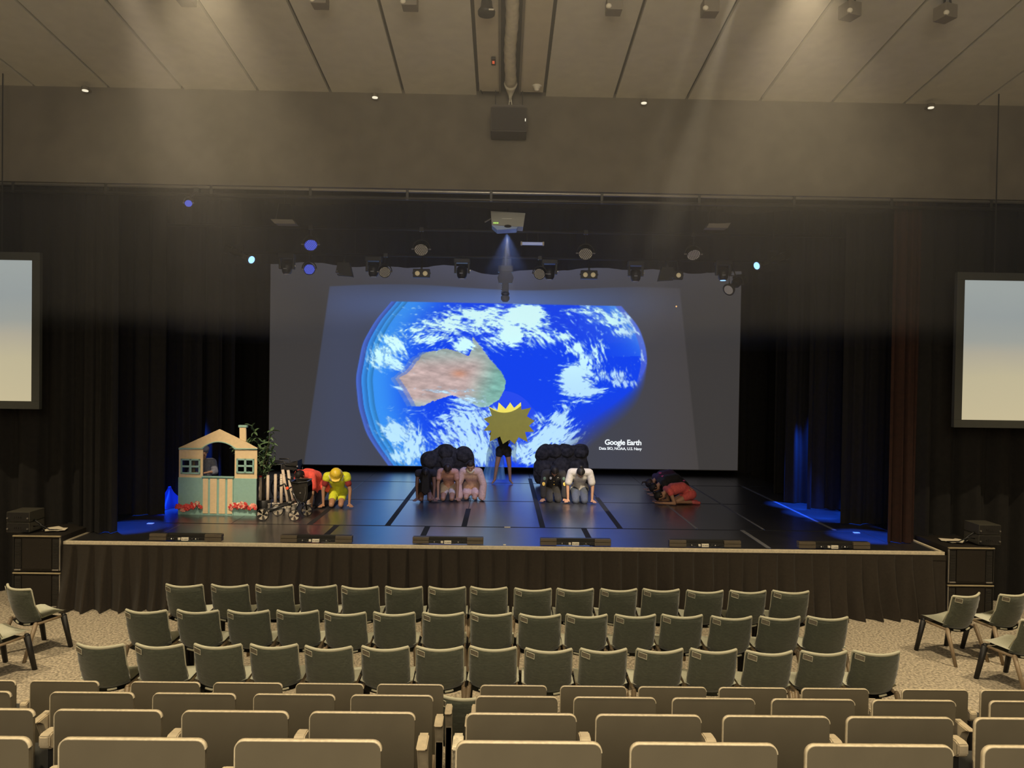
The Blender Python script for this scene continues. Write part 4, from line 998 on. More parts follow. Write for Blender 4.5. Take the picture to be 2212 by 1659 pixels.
# ---------------------------------------------------------------- playhouse front
hp = PZ(472, 1113, SZ); HY = hp.y
k_ = HY/F/4.916
house = thing('playhouse_front', 'cream and teal toy house front with open arch, half door and chimney', 'playhouse', (hp.x, HY, SZ), R(-2))
def L(cx, cy): return ((cx-600)*k_, max(0.0, (1148-cy)*k_))
def hpart(name, pts, y0_, y1_, m, par=None, bev=.004):
    bm = B(); prism(bm, [L(*p) for p in pts], y0_, y1_, bev, seg=1); return obj(name, bm, M[m], par or house)
arch = [(428+(772-428)*k/14, 440-68*math.sin(PI*k/14)**.75) for k in range(15)]
hpart('gable', [(175, 436), (603, 235), (812, 331), (890, 368), (1012, 430), (1010, 438), (775, 440)]+arch[::-1][1:]+[(175, 442)], -.012, .02, 'cream')
hpart('gable_trim', [(173, 438), (415, 438)]+[(x-0, y-9) for x, y in arch[1:-1]]+[(785, 434), (1012, 430), (1012, 441), (772, 446)]+arch[::-1][1:-1]+[(428, 447), (173, 457)], -.024, -.012, 'teal', bev=.002)
chm = hpart('chimney', [(815, 205), (884, 205), (888, 366), (818, 335)], -.008, .03, 'cream'); hpart('chimney_cap', [(806, 188), (897, 188), (897, 212), (806, 212)], -.02, .045, 'teal', chm)
def wallpanel(x0, x1, wx0, wx1, wy0, wy1):
    bm = B()
    for a, b_, c, d in ((x0, x1, 450, wy0), (x0, x1, wy1, 752), (x0, wx0, wy0, wy1), (wx1, x1, wy0, wy1)):
        p, q = L(a, d), L(b_, c); box(bm, p[0], q[0], 0, .018, p[1], q[1])
    obj('upper_wall', bm, M['cream'], house)
    bm = B(); wx0 -= 6; wx1 += 6; wy0 -= 6; wy1 += 6; t = 17
    for a, b_, c, d in ((wx0, wx1, wy0, wy0+t), (wx0, wx1, wy1-t, wy1), (wx0, wx0+t, wy0, wy1), (wx1-t, wx1, wy0, wy1), ((wx0+wx1)/2-11, (wx0+wx1)/2+11, wy0, wy1), (wx0, wx1, (wy0+wy1)/2-10, (wy0+wy1)/2+10)):
        p, q = L(a, d), L(b_, c); box(bm, p[0], q[0], -.022, -.002, p[1], q[1], .002, 1)
    w_ = obj('window_frame', bm, M['teal'], house); w_['label'] = 'teal four-pane window frame'
wallpanel(172, 427, 200, 397, 560, 708); wallpanel(768, 1006, 795, 972, 548, 690)
for a, b_ in ((167, 415), (762, 1003)):
    p, q = L(a, 1150), L(b_, 752); bm = B(); box(bm, p[0], q[0], -.006, .022, 0, q[1], .004); obj('lower_wall', bm, M['teal'], house)
p, q = L(418, 1148), L(762, 738)
bm = B(); box(bm, p[0], q[0], -.02, .01, 0, q[1], .003, 1); door = obj('half_door', bm, M['teal'], house)
for a, b_ in ((438, 492), (515, 586), (611, 676), (700, 752)):
    p, q = L(a, 1128), L(b_, 756); bm = B(); box(bm, p[0], q[0], -.032, -.018, p[1], q[1], .004); obj('door_board', bm, M['cream'], door)
p, q = L(428, 746), L(765, 734); bm = B(); box(bm, p[0], q[0], -.05, .03, p[1], q[1], .003); obj('door_ledge', bm, M['teal'], house)
bm = B()
for s in (-.45, .45): box(bm, s-.02, s+.02, .022, .4, 0, .03); box(bm, s-.02, s+.02, .022, .05, 0, 1.1)
obj('brace', bm, M['stem'], house)
def flower_mesh(m, seed):
    rn = random.Random(seed); bm = B()
    for k in range(6):
        a = 2*PI*k/6+rn.uniform(-.2, .2)
        ball(bm, (math.cos(a)*.022, -.006*rn.random(), math.sin(a)*.022), (.020, .007, .014), 6, 4, Matrix.Rotation(-a, 3, 'Y'))
    ball(bm, (0, -.008, 0), .010, 6, 4)
    me_ = bpy.data.meshes.new('flower'); bm.to_mesh(me_); bm.free(); me_.materials.append(m); return me_
fl_m = [flower_mesh(M['flower_red'], 1), flower_mesh(M['flower_pink'], 2), flower_mesh(M['flower_red'], 3), flower_mesh(M['flower_white'], 4)]
rn = random.Random(9)
HR = Matrix.Rotation(R(-2), 4, 'Z')
def garland(x0, x1, cyf, label, n):
    root = thing('flower_garland', label, 'garland', house.location + HR @ Vector((L((x0+x1)/2, 0)[0], -.03, L(0, cyf(.5))[1])), R(-2))
    c0 = Vector((L((x0+x1)/2, 0)[0], 0, L(0, cyf(.5))[1]))
    bm = B(); pts = []
    for k in range(n):
        u = k/(n-1); xz = L(x0+(x1-x0)*u, cyf(u)); pts.append(Vector((xz[0], 0, xz[1]))-c0)
    path(bm, pts, .008, 6); obj('vine', bm, M['leaf'], root)
    for k in range(n*2):
        u = rn.random() if k >= n else k/(n-1); xz = L(x0+(x1-x0)*u, cyf(u)+rn.uniform(-22, 26))
        f = link('flower', rn.choice(fl_m[:3] if rn.random() < .75 else fl_m), None, root); f.location = Vector((xz[0], -.012-rn.random()*.025, xz[1]))-c0
        f.rotation_euler = (rn.uniform(-.5, .5), rn.uniform(0, 6), rn.uniform(-.6, .6)); s = rn.uniform(.85, 1.35); f.scale = (s, s, s)
    for k in range(n):
        u = rn.random(); xz = L(x0+(x1-x0)*u, cyf(u)+rn.uniform(15, 50)); bm = B(); ball(bm, (0, 0, 0), (.018, .003, .008), 6, 4); f = obj('leaf', bm, M['leaf'], root); f.location = Vector((xz[0], -.006, xz[1]))-c0; f.rotation_euler = (0, rn.uniform(0, 3), 0)
garland(168, 426, lambda u: 1060+18*math.sin(u*6)-14*u, 'red and pink flower garland across the lower left of the playhouse', 14)
garland(742, 1012, lambda u: 1052-22*math.sin(PI*u)+8*u, 'red and cream flower garland across the lower right of the playhouse', 14)
p = PZ(511, 1111, SZ); f = link('flower', flower_mesh(M['flower_pink'], 8), None); f.location = p+Vector((0, -.03, .035)); f.scale = (1.3, 1.3, 1.3); tag(f, 'single fallen pink flower at the foot of the playhouse', 'flower')

# ---------------------------------------------------------------- potted bamboo
pp = PZ(570, 1088, SZ)
pp = Vector((PY(569, 1080, HY+.45).x, HY+.45, SZ))
plant = thing('artificial_bamboo', 'leafy green bamboo plant rising behind the tube fence and playhouse', 'plant', pp)
kp = (HY+.45)/F/4.916
gx = lambda cx: (cx-1080)*kp
gz = lambda cy: PY(569, 880+cy/4.916, HY+.45).z-SZ
bm = B(); lathe(bm, [(.11, 0), (.13, .02), (.15, .2), (.14, .21), (.12, .19)], 16); obj('pot', bm, M['black'], plant, True)
stems = [[(1080, 1030), (1060, 800), (1045, 560), (1000, 380), (965, 200)], [(1090, 1030), (1085, 800), (1090, 600), (1130, 420), (1185, 240)], [(1070, 1030), (1030, 800), (960, 620), (880, 520), (780, 440)], [(1085, 1000), (1110, 750), (1150, 620), (1190, 560)], [(1060, 900), (1010, 740), (930, 720), (850, 790)], [(1050, 700), (1000, 560), (920, 450), (885, 390)], [(1075, 900), (1100, 680), (1060, 520), (1060, 400)], [(1090, 650), (1130, 520), (1150, 460)]]
leaf_me = []
for k in range(3):
    bm = B(); n = 5; rows_ = []
    Lf = [.085, .10, .115][k]
    for i in range(n+1):
        t = i/n; w = .010*math.sin(PI*min(1, t*.92+.08))**.8*(1.1-.3*t)+.0006; z = .12*Lf*math.sin(t*2.4)-.35*Lf*t*t*.5
        rows_.append((bm.verts.new((t*Lf, -w, z)), bm.verts.new((t*Lf, 0, z-.002)), bm.verts.new((t*Lf, w, z))))
    for a, b_ in zip(rows_, rows_[1:]):
        bm.faces.new((a[0], b_[0], b_[1], a[1])); bm.faces.new((a[1], b_[1], b_[2], a[2]))
    me_ = bpy.data.meshes.new('leaf'); bm.to_mesh(me_); bm.free(); me_.materials.append(M['leaf']); leaf_me.append(me_)
nleaf = 0
for si, s in enumerate(stems):
    pts = [Vector((gx(x), (rn.random()-.5)*.1*(i), gz(y))) for i, (x, y) in enumerate(s)]
    bm = B(); path(bm, pts, [.014 if si < 3 else .007]+[.006]*(len(pts)-2)+[.003], 6); obj('stem', bm, M['stem'], plant, True)
    segs = len(pts)-1
    ncl = {0: 8, 1: 8, 2: 7}.get(si, 5)
    for c in range(ncl):
        t = .38+.62*c/(ncl-1); f_ = t*segs; i = min(int(f_), segs-1); base = pts[i].lerp(pts[i+1], f_-i)
        for q in range(5):
            if nleaf >= 290: break
            nleaf += 1
            o = link('leaf', leaf_me[(q+c) % 3], None, plant); o.location = base
            a = rn.uniform(0, 2*PI); el = rn.uniform(-.5, 1.0)
            o.rotation_euler = (rn.uniform(-.6, .6), -el, a); sc_ = rn.uniform(.8, 1.25); o.scale = (sc_*1.35, sc_*1.9, sc_*1.35)

# ---------------------------------------------------------------- tube fence in little tubs
TY = 13.25
def tpos(cx): return PY(350+cx/4.916, 1090, TY).x
def tz(cy): return PY(560, 880+cy/4.916, TY).z
tubes = [((967, 1080), (965, 858), 'short pale tube beside the playhouse', 0), ((1036, 1080), (1037, 726), 'tall pale tube with red painted top', 1), ((1122, 1080), (1122, 718), 'tall pale tube third from the playhouse', 0), ((1196, 1080), (1197, 708), 'tall pale tube fourth from the playhouse', 0),
         ((1266, 1090), (1265, 705), 'tall pale tube with torn wrapping behind the walker', 0), ((1345, 1090), (1272, 660), 'pale tube leaning left, crossing the walker frame', 0), ((1400, 1090), (1335, 662), 'pale tube leaning left, just behind the walker bag', 0), ((1545, 1085), (1560, 850), 'short pale tube right of the walker', 0)]
for k, (b0, t0, lb, red) in enumerate(tubes):
    x0_, x1_ = tpos(b0[0]), tpos(t0[0]); z1_ = tz(t0[1]); yk = TY+.03*((k*3) % 2)
    r = thing('cardboard_tube', lb, 'tube', (x0_, yk, SZ+.012), 0, 'pale tubes forming a little fence')
    e = Vector((x1_-x0_, 0, z1_-SZ-.012))
    bm = B(); tube(bm, (0, 0, 0), e, .027, .026, 16); obj('tube_wall', bm, M['tube'], r, True)
    bm = B(); d_ = e.normalized(); tube(bm, e-d_*(.03 if red else .004), e+d_*.001, .028 if red else .0265, n=16); obj('painted_top' if red else 'tube_end', bm, M['red'] if red else M['tube'], r, True)
    if k == 4:
        for q in range(4):
            bm = B(); ball(bm, e*(.9-.06*q)+Vector((.004*(q % 2), -.022, 0)), (.022, .010, .014), 8, 5, Matrix.Rotation(.4, 3, 'Y')); obj('wrapping', bm, M['white'], r, True)
for k, cx in enumerate((967, 1040, 1120, 1196, 1262, 1330, 1400, 1542)):
    nm = ['at the playhouse corner', 'second from the playhouse', 'third from the playhouse', 'fourth from the playhouse', 'fifth from the playhouse', 'under the leaning tube', 'behind the walker bag', 'right of the walker'][k]
    yk = TY+.03*((k*3) % 2)
    bm = B(); t = bmesh.new(); n = 20; prof = [(.040, 0), (.042, .004), (.056, .135), (.061, .137), (.061, .146), (.054, .146), (.050, .135), (.038, .008)]
    lathe(bm, prof, n); 
    bm.faces.ensure_lookup_table()
    o = obj('tub', bm, M['bucket'], None, True, (tpos(cx), yk, SZ)); tag(o, f'small pale tub holding a tube, {nm}', 'tub', 'tubs holding the pale tubes')

# ---------------------------------------------------------------- wheeled walker
WY = 12.55
kw = WY/F/11.059
def wx(cx): return (cx-800)*kw
def wz(cy): return (1612-cy)*kw*1.0
wo = PZ(530+800/11.059, 980+1612/11.059, SZ)
walker = thing('wheeled_walker', 'black folding wheeled walker with mesh bag and spoked wheels', 'walker', (wo.x, wo.y, SZ))
def wheel(cx, cy, y, r):
    z = r+.003
    bm = B(); m_ = Matrix.Translation((wx(cx), y, z)) @ Matrix.Rotation(PI/2, 4, 'X')
    rr = r*.93
    t = bmesh.new(); n, n2 = 32, 8; rg = []
    for i in range(n):
        a = 2*PI*i/n; rg.append([t.verts.new(((rr+math.cos(2*PI*j/n2)*r*.075)*math.cos(a), (rr+math.cos(2*PI*j/n2)*r*.075)*math.sin(a), math.sin(2*PI*j/n2)*.016)) for j in range(n2)])
    for i in range(n):
        for j in range(n2): t.faces.new((rg[i][j], rg[(i+1) % n][j], rg[(i+1) % n][(j+1) % n2], rg[i][(j+1) % n2]))
    merge(bm, t, m_); w_ = obj('wheel', bm, M['black'], walker, True)
    bm = B(); t = bmesh.new()
    for k in range(5):
        a = 2*PI*k/5+.5
        pr = [(r*.08, -.5), (r*.45, -.20), (r*.84, -.36), (r*.88, 0), (r*.84, .36), (r*.45, .16), (r*.08, .5)]
        va = [t.verts.new((p_*math.cos(a+q_), p_*math.sin(a+q_), .009)) for p_, q_ in pr]; vb = [t.verts.new((v.co.x, v.co.y, -.009)) for v in va]
        t.faces.new(va); t.faces.new(vb[::-1])
        for i in range(7): t.faces.new((va[i], vb[i], vb[(i+1) % 7], va[(i+1) % 7]))
    merge(bm, t, m_)
    lathe(bm, [(r*.80, -.01), (r*.86, -.012), (r*.86, .012), (r*.80, .01)], 28, m_) if False else None
    lathe(bm, [(r*.14, -.016), (r*.14, .016)], 12, m_)
    sp_ = obj('spokes', bm, M['silver'], w_); sp_['label'] = 'silver five-spoke wheel centre'
r1, r2 = 148*kw, 138*kw
wheel(422, 1465, 0, r1); wheel(1160, 1455, 0, r2); wheel(590, 1300, .42, r1); wheel(1300, 1330, .42, r2)
def bar(pts, r, name='frame_tube', m='black_gloss', n=8):
    bm = B(); path(bm, [(wx(a), b_, wz(c)) for a, b_, c in pts], r, n); return obj(name, bm, M[m], walker, True)
bar([(422, .0, 1465), (520, .0, 1340), (620, .02, 1330), (1080, .04, 1200)], .020); bar([(590, .42, 1450), (640, .40, 1330), (1080, .36, 1200)], .018)
bar([(560, .03, 1400), (800, .03, 1330), (1090, .05, 1260)], .014)
bar([(1050, .06, 1190), (990, .06, 900), (950, .06, 830)], .024); bar([(1060, .36, 1190), (1010, .36, 900), (960, .36, 820)], .02)
bar([(950, .06, 830), (900, .06, 740), (830, .06, 780), (730, .06, 800)], .016, 'handle'); bar([(960, .36, 820), (910, .36, 700), (840, .36, 690)], .016, 'handle')
bar([(1160, .0, 1455), (1200, .02, 1300), (1240, .05, 1180), (1180, .05, 1120), (1080, .05, 900)], .018); bar([(1300, .42, 1455), (1290, .38, 1300), (1240, .36, 1180)], .016)
bar([(1240, .05, 1180), (1340, .05, 1200), (1330, .05, 1330)], .012); bar([(1080, .06, 1200), (1080, .36, 1200)], .014, 'cross_bar'); bar([(990, .06, 860), (990, .36, 860)], .012, 'cross_bar')
bm = B(); box(bm, wx(1010), wx(1085), .0, .4, wz(1185), wz(1150), .008, mtx=None); obj('hinge_block', bm, M['grey_metal'], walker)
bm = B(); lathe(bm, [(.021, -.006), (.027, 0), (.021, .006)], 14, Matrix.Translation((wx(975), .03, wz(838))) @ Matrix.Rotation(PI/2, 4, 'X')); o = obj('round_badge', bm, M['orange_dot'], walker); o['label'] = 'orange-red round badge'
bm = B(); box(bm, wx(920), wx(975), -.006, .02, wz(1310), wz(1265), .006); box(bm, wx(985), wx(1075), -.004, .02, wz(1290), wz(1258), .004); o = obj('side_lettering', bm, M['silver'], walker)
bm = B()
t = bmesh.new(); bag = [((1045, 690), (1425, 680)), ((1080, 800), (1450, 780)), ((1130, 950), (1450, 950)), ((1180, 1080), (1440, 1080)), ((1290, 1180), (1400, 1150))]
rg = []
for (l, r_) in bag:
    xl_, xr3, zc = wx(l[0]), wx(r_[0]), wz((l[1]+r_[1])/2)
    rg.append([t.verts.new(c) for c in ((xl_, .06, zc), ((xl_+xr3)/2, .01, zc), (xr3, .06, zc), (xr3, .36, zc), ((xl_+xr3)/2, .40, zc), (xl_, .36, zc))])
for a, b_ in zip(rg, rg[1:]):
    for i in range(6): t.faces.new((a[i], a[(i+1) % 6], b_[(i+1) % 6], b_[i]))
t.faces.new(rg[-1]); bmesh.ops.solidify(t, geom=t.faces[:], thickness=.008); merge(bm, t); obj('bag', bm, mat('bag_mesh', (.035, .03, .022), .8, bump=.5, bscale=120), walker)
bm = B(); path(bm, [(wx(1045), .05, wz(690)), (wx(1235), .0, wz(700)), (wx(1430), .05, wz(680)), (wx(1430), .37, wz(680)), (wx(1045), .37, wz(690)), (wx(1045), .05, wz(690))], .011, 6); obj('bag_rim', bm, M['black_gloss'], walker)
bm = B(); path(bm, [(wx(1395), .035, wz(800)), (wx(1405), .035, wz(950)), (wx(1370), .035, wz(1120)), (wx(1300), .03, wz(1180))], .004, 5); obj('piping', bm, M['grey_metal'], walker)
bm = B(); ball(bm, (wx(1290), .008, wz(940)), (.014, .004, .009), 8, 5); obj('bag_logo', bm, M['grey_metal'], walker)

# black drum-like pushchair hood on a stand behind the fence
p = Vector((PY(616, 1015, 14.3).x, 14.3, SZ))
ks = 14.3/F/11.059
sz_ = lambda cy: PY(616, 980+cy/11.059, 14.3).z-SZ
sx_ = lambda cx: (cx-951)*ks
st2 = thing('folding_wheelchair', 'black folded wheelchair standing behind the tube fence and bamboo', 'wheelchair', p)
bm = B(); box(bm, sx_(870), sx_(1270), -.1, .2, sz_(380), sz_(245), .03); prism(bm, [(sx_(980), sz_(250)), (sx_(1030), sz_(225)), (sx_(1170), sz_(210)), (sx_(1280), sz_(150)), (sx_(1285), sz_(300))], -.12, .22, .01); obj('sling_back', bm, mat('wheelchair_cloth', (.02, .018, .016), .8), st2)
for yy in (-.12, .22):
    bm = B(); path(bm, [(sx_(620), yy, sz_(260)), (sx_(760), yy, sz_(250)), (sx_(900), yy, sz_(240)), (sx_(960), yy, sz_(700)), (sx_(960), yy, .25)], .014, 8); path(bm, [(sx_(730), yy, sz_(160)), (sx_(960), yy, sz_(155)), (sx_(1000), yy, sz_(250)), (sx_(1290), yy, sz_(280)), (sx_(1290), yy, sz_(420)), (sx_(1250), yy, .2)], .013, 8); obj('frame_tube', bm, M['dark_metal'], st2, True)
    bm = B(); t = bmesh.new(); n, n2 = 28, 6; rg = []; r_ = .27
    for i in range(n):
        a = 2*PI*i/n; rg.append([t.verts.new((sx_(1000)+(r_-.015+math.cos(2*PI*j/n2)*.015)*math.cos(a), yy+(.03 if yy > 0 else -.03)+math.sin(2*PI*j/n2)*.012, r_+(r_-.015+math.cos(2*PI*j/n2)*.015)*math.sin(a))) for j in range(n2)])
    for i in range(n):
        for j in range(n2): t.faces.new((rg[i][j], rg[(i+1) % n][j], rg[(i+1) % n][(j+1) % n2], rg[i][(j+1) % n2]))
    for q in range(8):
        a = PI*q/8; tube(t, (sx_(1000)-math.cos(a)*.26, yy+(.03 if yy > 0 else -.03), r_-math.sin(a)*.26), (sx_(1000)+math.cos(a)*.26, yy+(.03 if yy > 0 else -.03), r_+math.sin(a)*.26), .003, n=4)
    merge(bm, t); obj('wheel', bm, M['black'], st2, True)
bm = B(); ball(bm, (sx_(1285), -.14, sz_(280)), .02, 8, 6); o = obj('bolt', bm, M['grey_metal'], st2, True)
bm = B(); box(bm, sx_(760), sx_(1240), -.08, .18, sz_(760), sz_(730), .01); obj('seat', bm, mat('wheelchair_seat', (.015, .015, .015), .8), st2)

# crumpled cloth at the far left, blue light put into its colour
p = PZ(362, 1108, SZ)
p = Vector((PY(366, 1108, 13.6).x, 13.6, SZ))
bm = B(); g = []
rn2 = random.Random(4)
for j in range(17):
    row = []
    for i in range(17):
        a = 2*PI*i/16; v = j/16; r_ = .03+.30*v**1.5; hgt = .36*(1-v)**.8
        r_ *= 1+.22*math.sin(5*a+2*v)+.08*math.sin(11*a)
        row.append(bm.verts.new((math.cos(a)*r_*.7, math.sin(a)*r_, hgt+.004)) if i < 16 else row[0])
    g.append(row)
for j in range(16):
    for i in range(16): bm.faces.new((g[j][i], g[j][i+1], g[j+1][i+1], g[j+1][i]))
bm.faces.new(g[0][:16])
tag(obj('blue_lit_cloth', bm, mat('blue_light_cloth', (.006, .02, .13), .6), None, True, p), 'bunched cloth coloured as lit blue, on the floor left of the playhouse', 'cloth')

# ---------------------------------------------------------------- painted rock cut-outs
k2 = 4.424
def cutout(pts, py_base, label, blobs):
    c = PZ(850+sum(p[0] for p in pts)/len(pts)/k2, py_base, SZ); yy = c.y
    xz = [(PY(850+a/k2, 850+b_/k2, yy).x-c.x, max(0.0, PY(850+a/k2, 850+b_/k2, yy).z-SZ)) for a, b_ in pts]
    n = len(xz); sm_ = []
    for i in range(n):          # rounded outline
        p0, p1, p2, p3 = [Vector(xz[(i+q-1) % n]) for q in range(4)]
        for t in (0, .33, .66):
            a = .5*((2*p1)+(p2-p0)*t+(2*p0-5*p1+4*p2-p3)*t*t+(3*p1-p0-3*p2+p3)*t**3); sm_.append((a.x, max(0, a.y)))
    r = thing('rock_cutout', label, 'stage prop', (c.x, yy, SZ))
    bm = B(); prism(bm, sm_, -.05, .05, .02); obj('boulder_board', bm, M['rock'], r, True)
    for a, b_, rr in blobs:
        q = PY(850+a/k2, 850+b_/k2, yy); bm = B(); rm = rr*yy/F/k2
        t = bmesh.new(); bmesh.ops.create_uvsphere(t, u_segments=20, v_segments=12, radius=1)
        for v in t.verts: v.co *= 1+.05*math.sin(v.co.x*7+a)+.04*math.sin(v.co.z*9+b_)
        merge(bm, t, Matrix.Translation((q.x-c.x, -.045, q.z-SZ)) @ Matrix.Diagonal((rm, .07, rm*.85, 1))); obj('painted_boulder', bm, M['rock'], r, True)
    bm = B(); box(bm, -.3, -.26, .05, .4, 0, .03); box(bm, .26, .3, .05, .4, 0, .03); obj('foot', bm, M['black'], r)
cutout([(258, 640), (268, 590), (310, 558), (400, 540), (432, 500), (485, 483), (545, 490), (590, 528), (608, 526), (655, 503), (715, 515), (758, 565), (772, 630), (765, 680), (700, 740), (720, 800), (700, 880), (380, 880), (330, 800), (290, 740), (272, 690)], 1049, 'dark painted cloud-shaped boulder prop left of the sun', [(350, 640, 78), (500, 560, 72), (680, 590, 78), (520, 660, 75), (420, 760, 70), (600, 780, 90)])
cutout([(1352, 610), (1365, 550), (1410, 498), (1455, 480), (1500, 492), (1545, 481), (1600, 498), (1606, 480), (1680, 488), (1712, 508), (1762, 482), (1840, 492), (1864, 540), (1858, 590), (1836, 618), (1858, 650), (1862, 740), (1850, 870), (1420, 870), (1345, 815), (1338, 740), (1345, 665), (1375, 640)], 1049, 'dark painted stacked boulder prop right of the sun', [(1430, 570, 72), (1540, 560, 68), (1660, 560, 60), (1790, 560, 68), (1430, 720, 85), (1600, 690, 95), (1760, 700, 85)])

# ---------------------------------------------------------------- sun disc and translucent cloths
SUNY = 16.55
star = [(910, 125), (993, 163), (1005, 85), (1072, 148), (1115, 85), (1152, 138), (1218, 83), (1222, 155), (1315, 135), (1275, 218), (1350, 262), (1295, 308), (1345, 365), (1258, 368), (1283, 465), (1195, 418), (1158, 485), (1108, 442), (1045, 482), (1018, 410), (918, 462), (932, 355), (862, 355), (918, 290), (862, 242), (940, 212)]
c = PY(850+1108/k2, 850+285/k2, SUNY)
sun = thing('sun_cutout', 'spiky yellow cardboard sun held up before the big screen', 'stage prop', c)
pts = [(PY(850+a/k2, 850+b_/k2, SUNY).x-c.x, PY(850+a/k2, 850+b_/k2, SUNY).z-c.z) for a, b_ in star]
bm = B(); prism(bm, pts[::-1], -.012, .012); obj('sun_board', bm, M['yellow'], sun)
bm = B(); box(bm, -.02, .02, .012, .04, -.45, .05); obj('batten', bm, M['stem'], sun)
fold = mat('blue_sheer', (.16, .42, .80), .5, alpha=.62, trans=0.0); fold2 = mat('pale_sheer', (.5, .75, .95), .5, alpha=.5)
def sheer(quad, y, label, m, seed, nrow=20):
    (a, b_, c_, d) = [PY(850+p_[0]/k2, 850+p_[1]/k2, y) for p_ in quad]
    bm = B(); g = []; n = 24
    o0 = Vector(((c_.x+d.x)/2, y, max(SZ+.003, min(c_.z, d.z))))
    for j in range(nrow+1):
        v = j/nrow; row = []
        for i in range(n+1):
            u = i/n; p_ = a.lerp(b_, u).lerp(d.lerp(c_, u), v)
            p_.z = max(p_.z, SZ+.004); dy = .035*math.sin(u*17+seed+v*1.5)*(0.4+.6*v)+.02*math.sin(v*9+u*4)
            row.append(bm.verts.new(p_+Vector((.01*math.sin(v*12+seed), dy, 0))-o0))
        g.append(row)
    for j in range(nrow):
        for i in range(n): bm.faces.new((g[j][i], g[j][i+1], g[j+1][i+1], g[j+1][i]))
    tag(obj('sheer_cloth', bm, m, None, True, o0), label, 'cloth')
zb = PZ(1065, 1036, SZ).y
sheer([(912, 470), (1022, 400), (1075, 822), (852, 822)], 17.15, 'translucent blue cloth hanging left of the sun bearer down to the floor', fold, 1)
sheer([(1108, 440), (1180, 425), (1172, 672), (1140, 640)], 17.1, 'pale translucent cloth tail hanging right of the sun bearer', fold2, 4, 12)
# ---------------------------------------------------------------- people
def blob_mesh(name, caps, m, parent, voxel=.009, smooth_it=4, balls=()):
    """one continuous surface grown over tapered limbs and rounded masses"""
    bm = B()
    for p0, p1, a, b_ in caps:
        p0, p1 = Vector(p0), Vector(p1)
        if (p1-p0).length < 1e-4: p1 = p0+Vector((0, 0, .001))
        tube(bm, p0, p1, a, b_, 14); ball(bm, p0, a*.999, 14, 9); ball(bm, p1, b_*.999, 14, 9)
    for c, r_, rot in balls: ball(bm, c, r_, 18, 12, rot)
    me_ = bpy.data.meshes.new(name); bm.to_mesh(me_); bm.free()
    o = bpy.data.objects.new(name, me_); C.objects.link(o)
    md = o.modifiers.new('r', 'REMESH'); md.mode = 'VOXEL'; md.voxel_size = voxel
    ms = o.modifiers.new('s', 'SMOOTH'); ms.iterations = smooth_it; ms.factor = .5
    dg = bpy.context.evaluated_depsgraph_get(); me2 = bpy.data.meshes.new_from_object(o.evaluated_get(dg)); bpy.data.objects.remove(o)
    me2.name = name; me2.materials.clear(); me2.materials.append(m); me2.polygons.foreach_set('use_smooth', [True]*len(me2.polygons))
    o2 = bpy.data.objects.new(name, me2); C.objects.link(o2); o2.parent = parent; return o2
def hand(caps, wrist, d, pal, side, s, curl=.25):
    """palm and five fingers; d along the fingers, pal palm normal (towards the floor or object), side +1 or -1 puts the thumb"""
    d = Vector(d).normalized(); pal = Vector(pal).normalized(); w = d.cross(pal).normalized()*side
    wrist = Vector(wrist)
    for k in range(4):
        caps.append((wrist+w*(-.012+.010*k)*s, wrist+d*.075*s+w*(-.030+.020*k)*s, .015*s, .012*s))
    for k, ln in enumerate((.062, .072, .068, .052)):
        b0 = wrist+d*.078*s+w*(-.030+.020*k)*s; d1 = (d+w*(-.15+.10*k)).normalized()
        m_ = b0+d1*ln*.5*s; e = m_+(d1+pal*curl).normalized()*ln*.5*s
        caps.append((b0, m_, .0088*s, .0082*s)); caps.append((m_, e, .0082*s, .0068*s))
    t0 = wrist+d*.022*s-w*.022*s; t1 = t0+(d*.6-w*.8).normalized()*.036*s; t2 = t1+(d*.9-w*.35+pal*curl*.5).normalized()*.032*s
    caps.append((t0, t1, .0115*s, .0095*s)); caps.append((t1, t2, .0095*s, .0075*s))
def basis(u, f):
    u = Vector(u).normalized(); f = Vector(f); f = (f-u*f.dot(u)).normalized(); s = u.cross(f)   # s to the person's own right when facing f... columns
    return Matrix((( s.x, -f.x, u.x), (s.y, -f.y, u.y), (s.z, -f.z, u.z)))
def V3(*a): return Vector(a)
SK = {'fair': mat('skin_fair', (.52, .30, .19), .55), 'tan': mat('skin_tan', (.36, .19, .11), .55), 'brown': mat('skin_brown', (.16, .08, .05), .55)}
HAIR = {'black': mat('hair_black', (.012, .010, .009), .6, spec=.25), 'brown': mat('hair_brown', (.030, .019, .012), .55, spec=.3), 'grey': mat('hair_part', (.12, .08, .06), .6), 'blonde': mat('hair_blonde', (.40, .26, .12), .5)}
EYE = mat('eye_dark', (.02, .015, .01), .3); LIP = mat('lip', (.30, .10, .08), .5)
def mirror(p): return V3(-p[0], p[1], p[2])
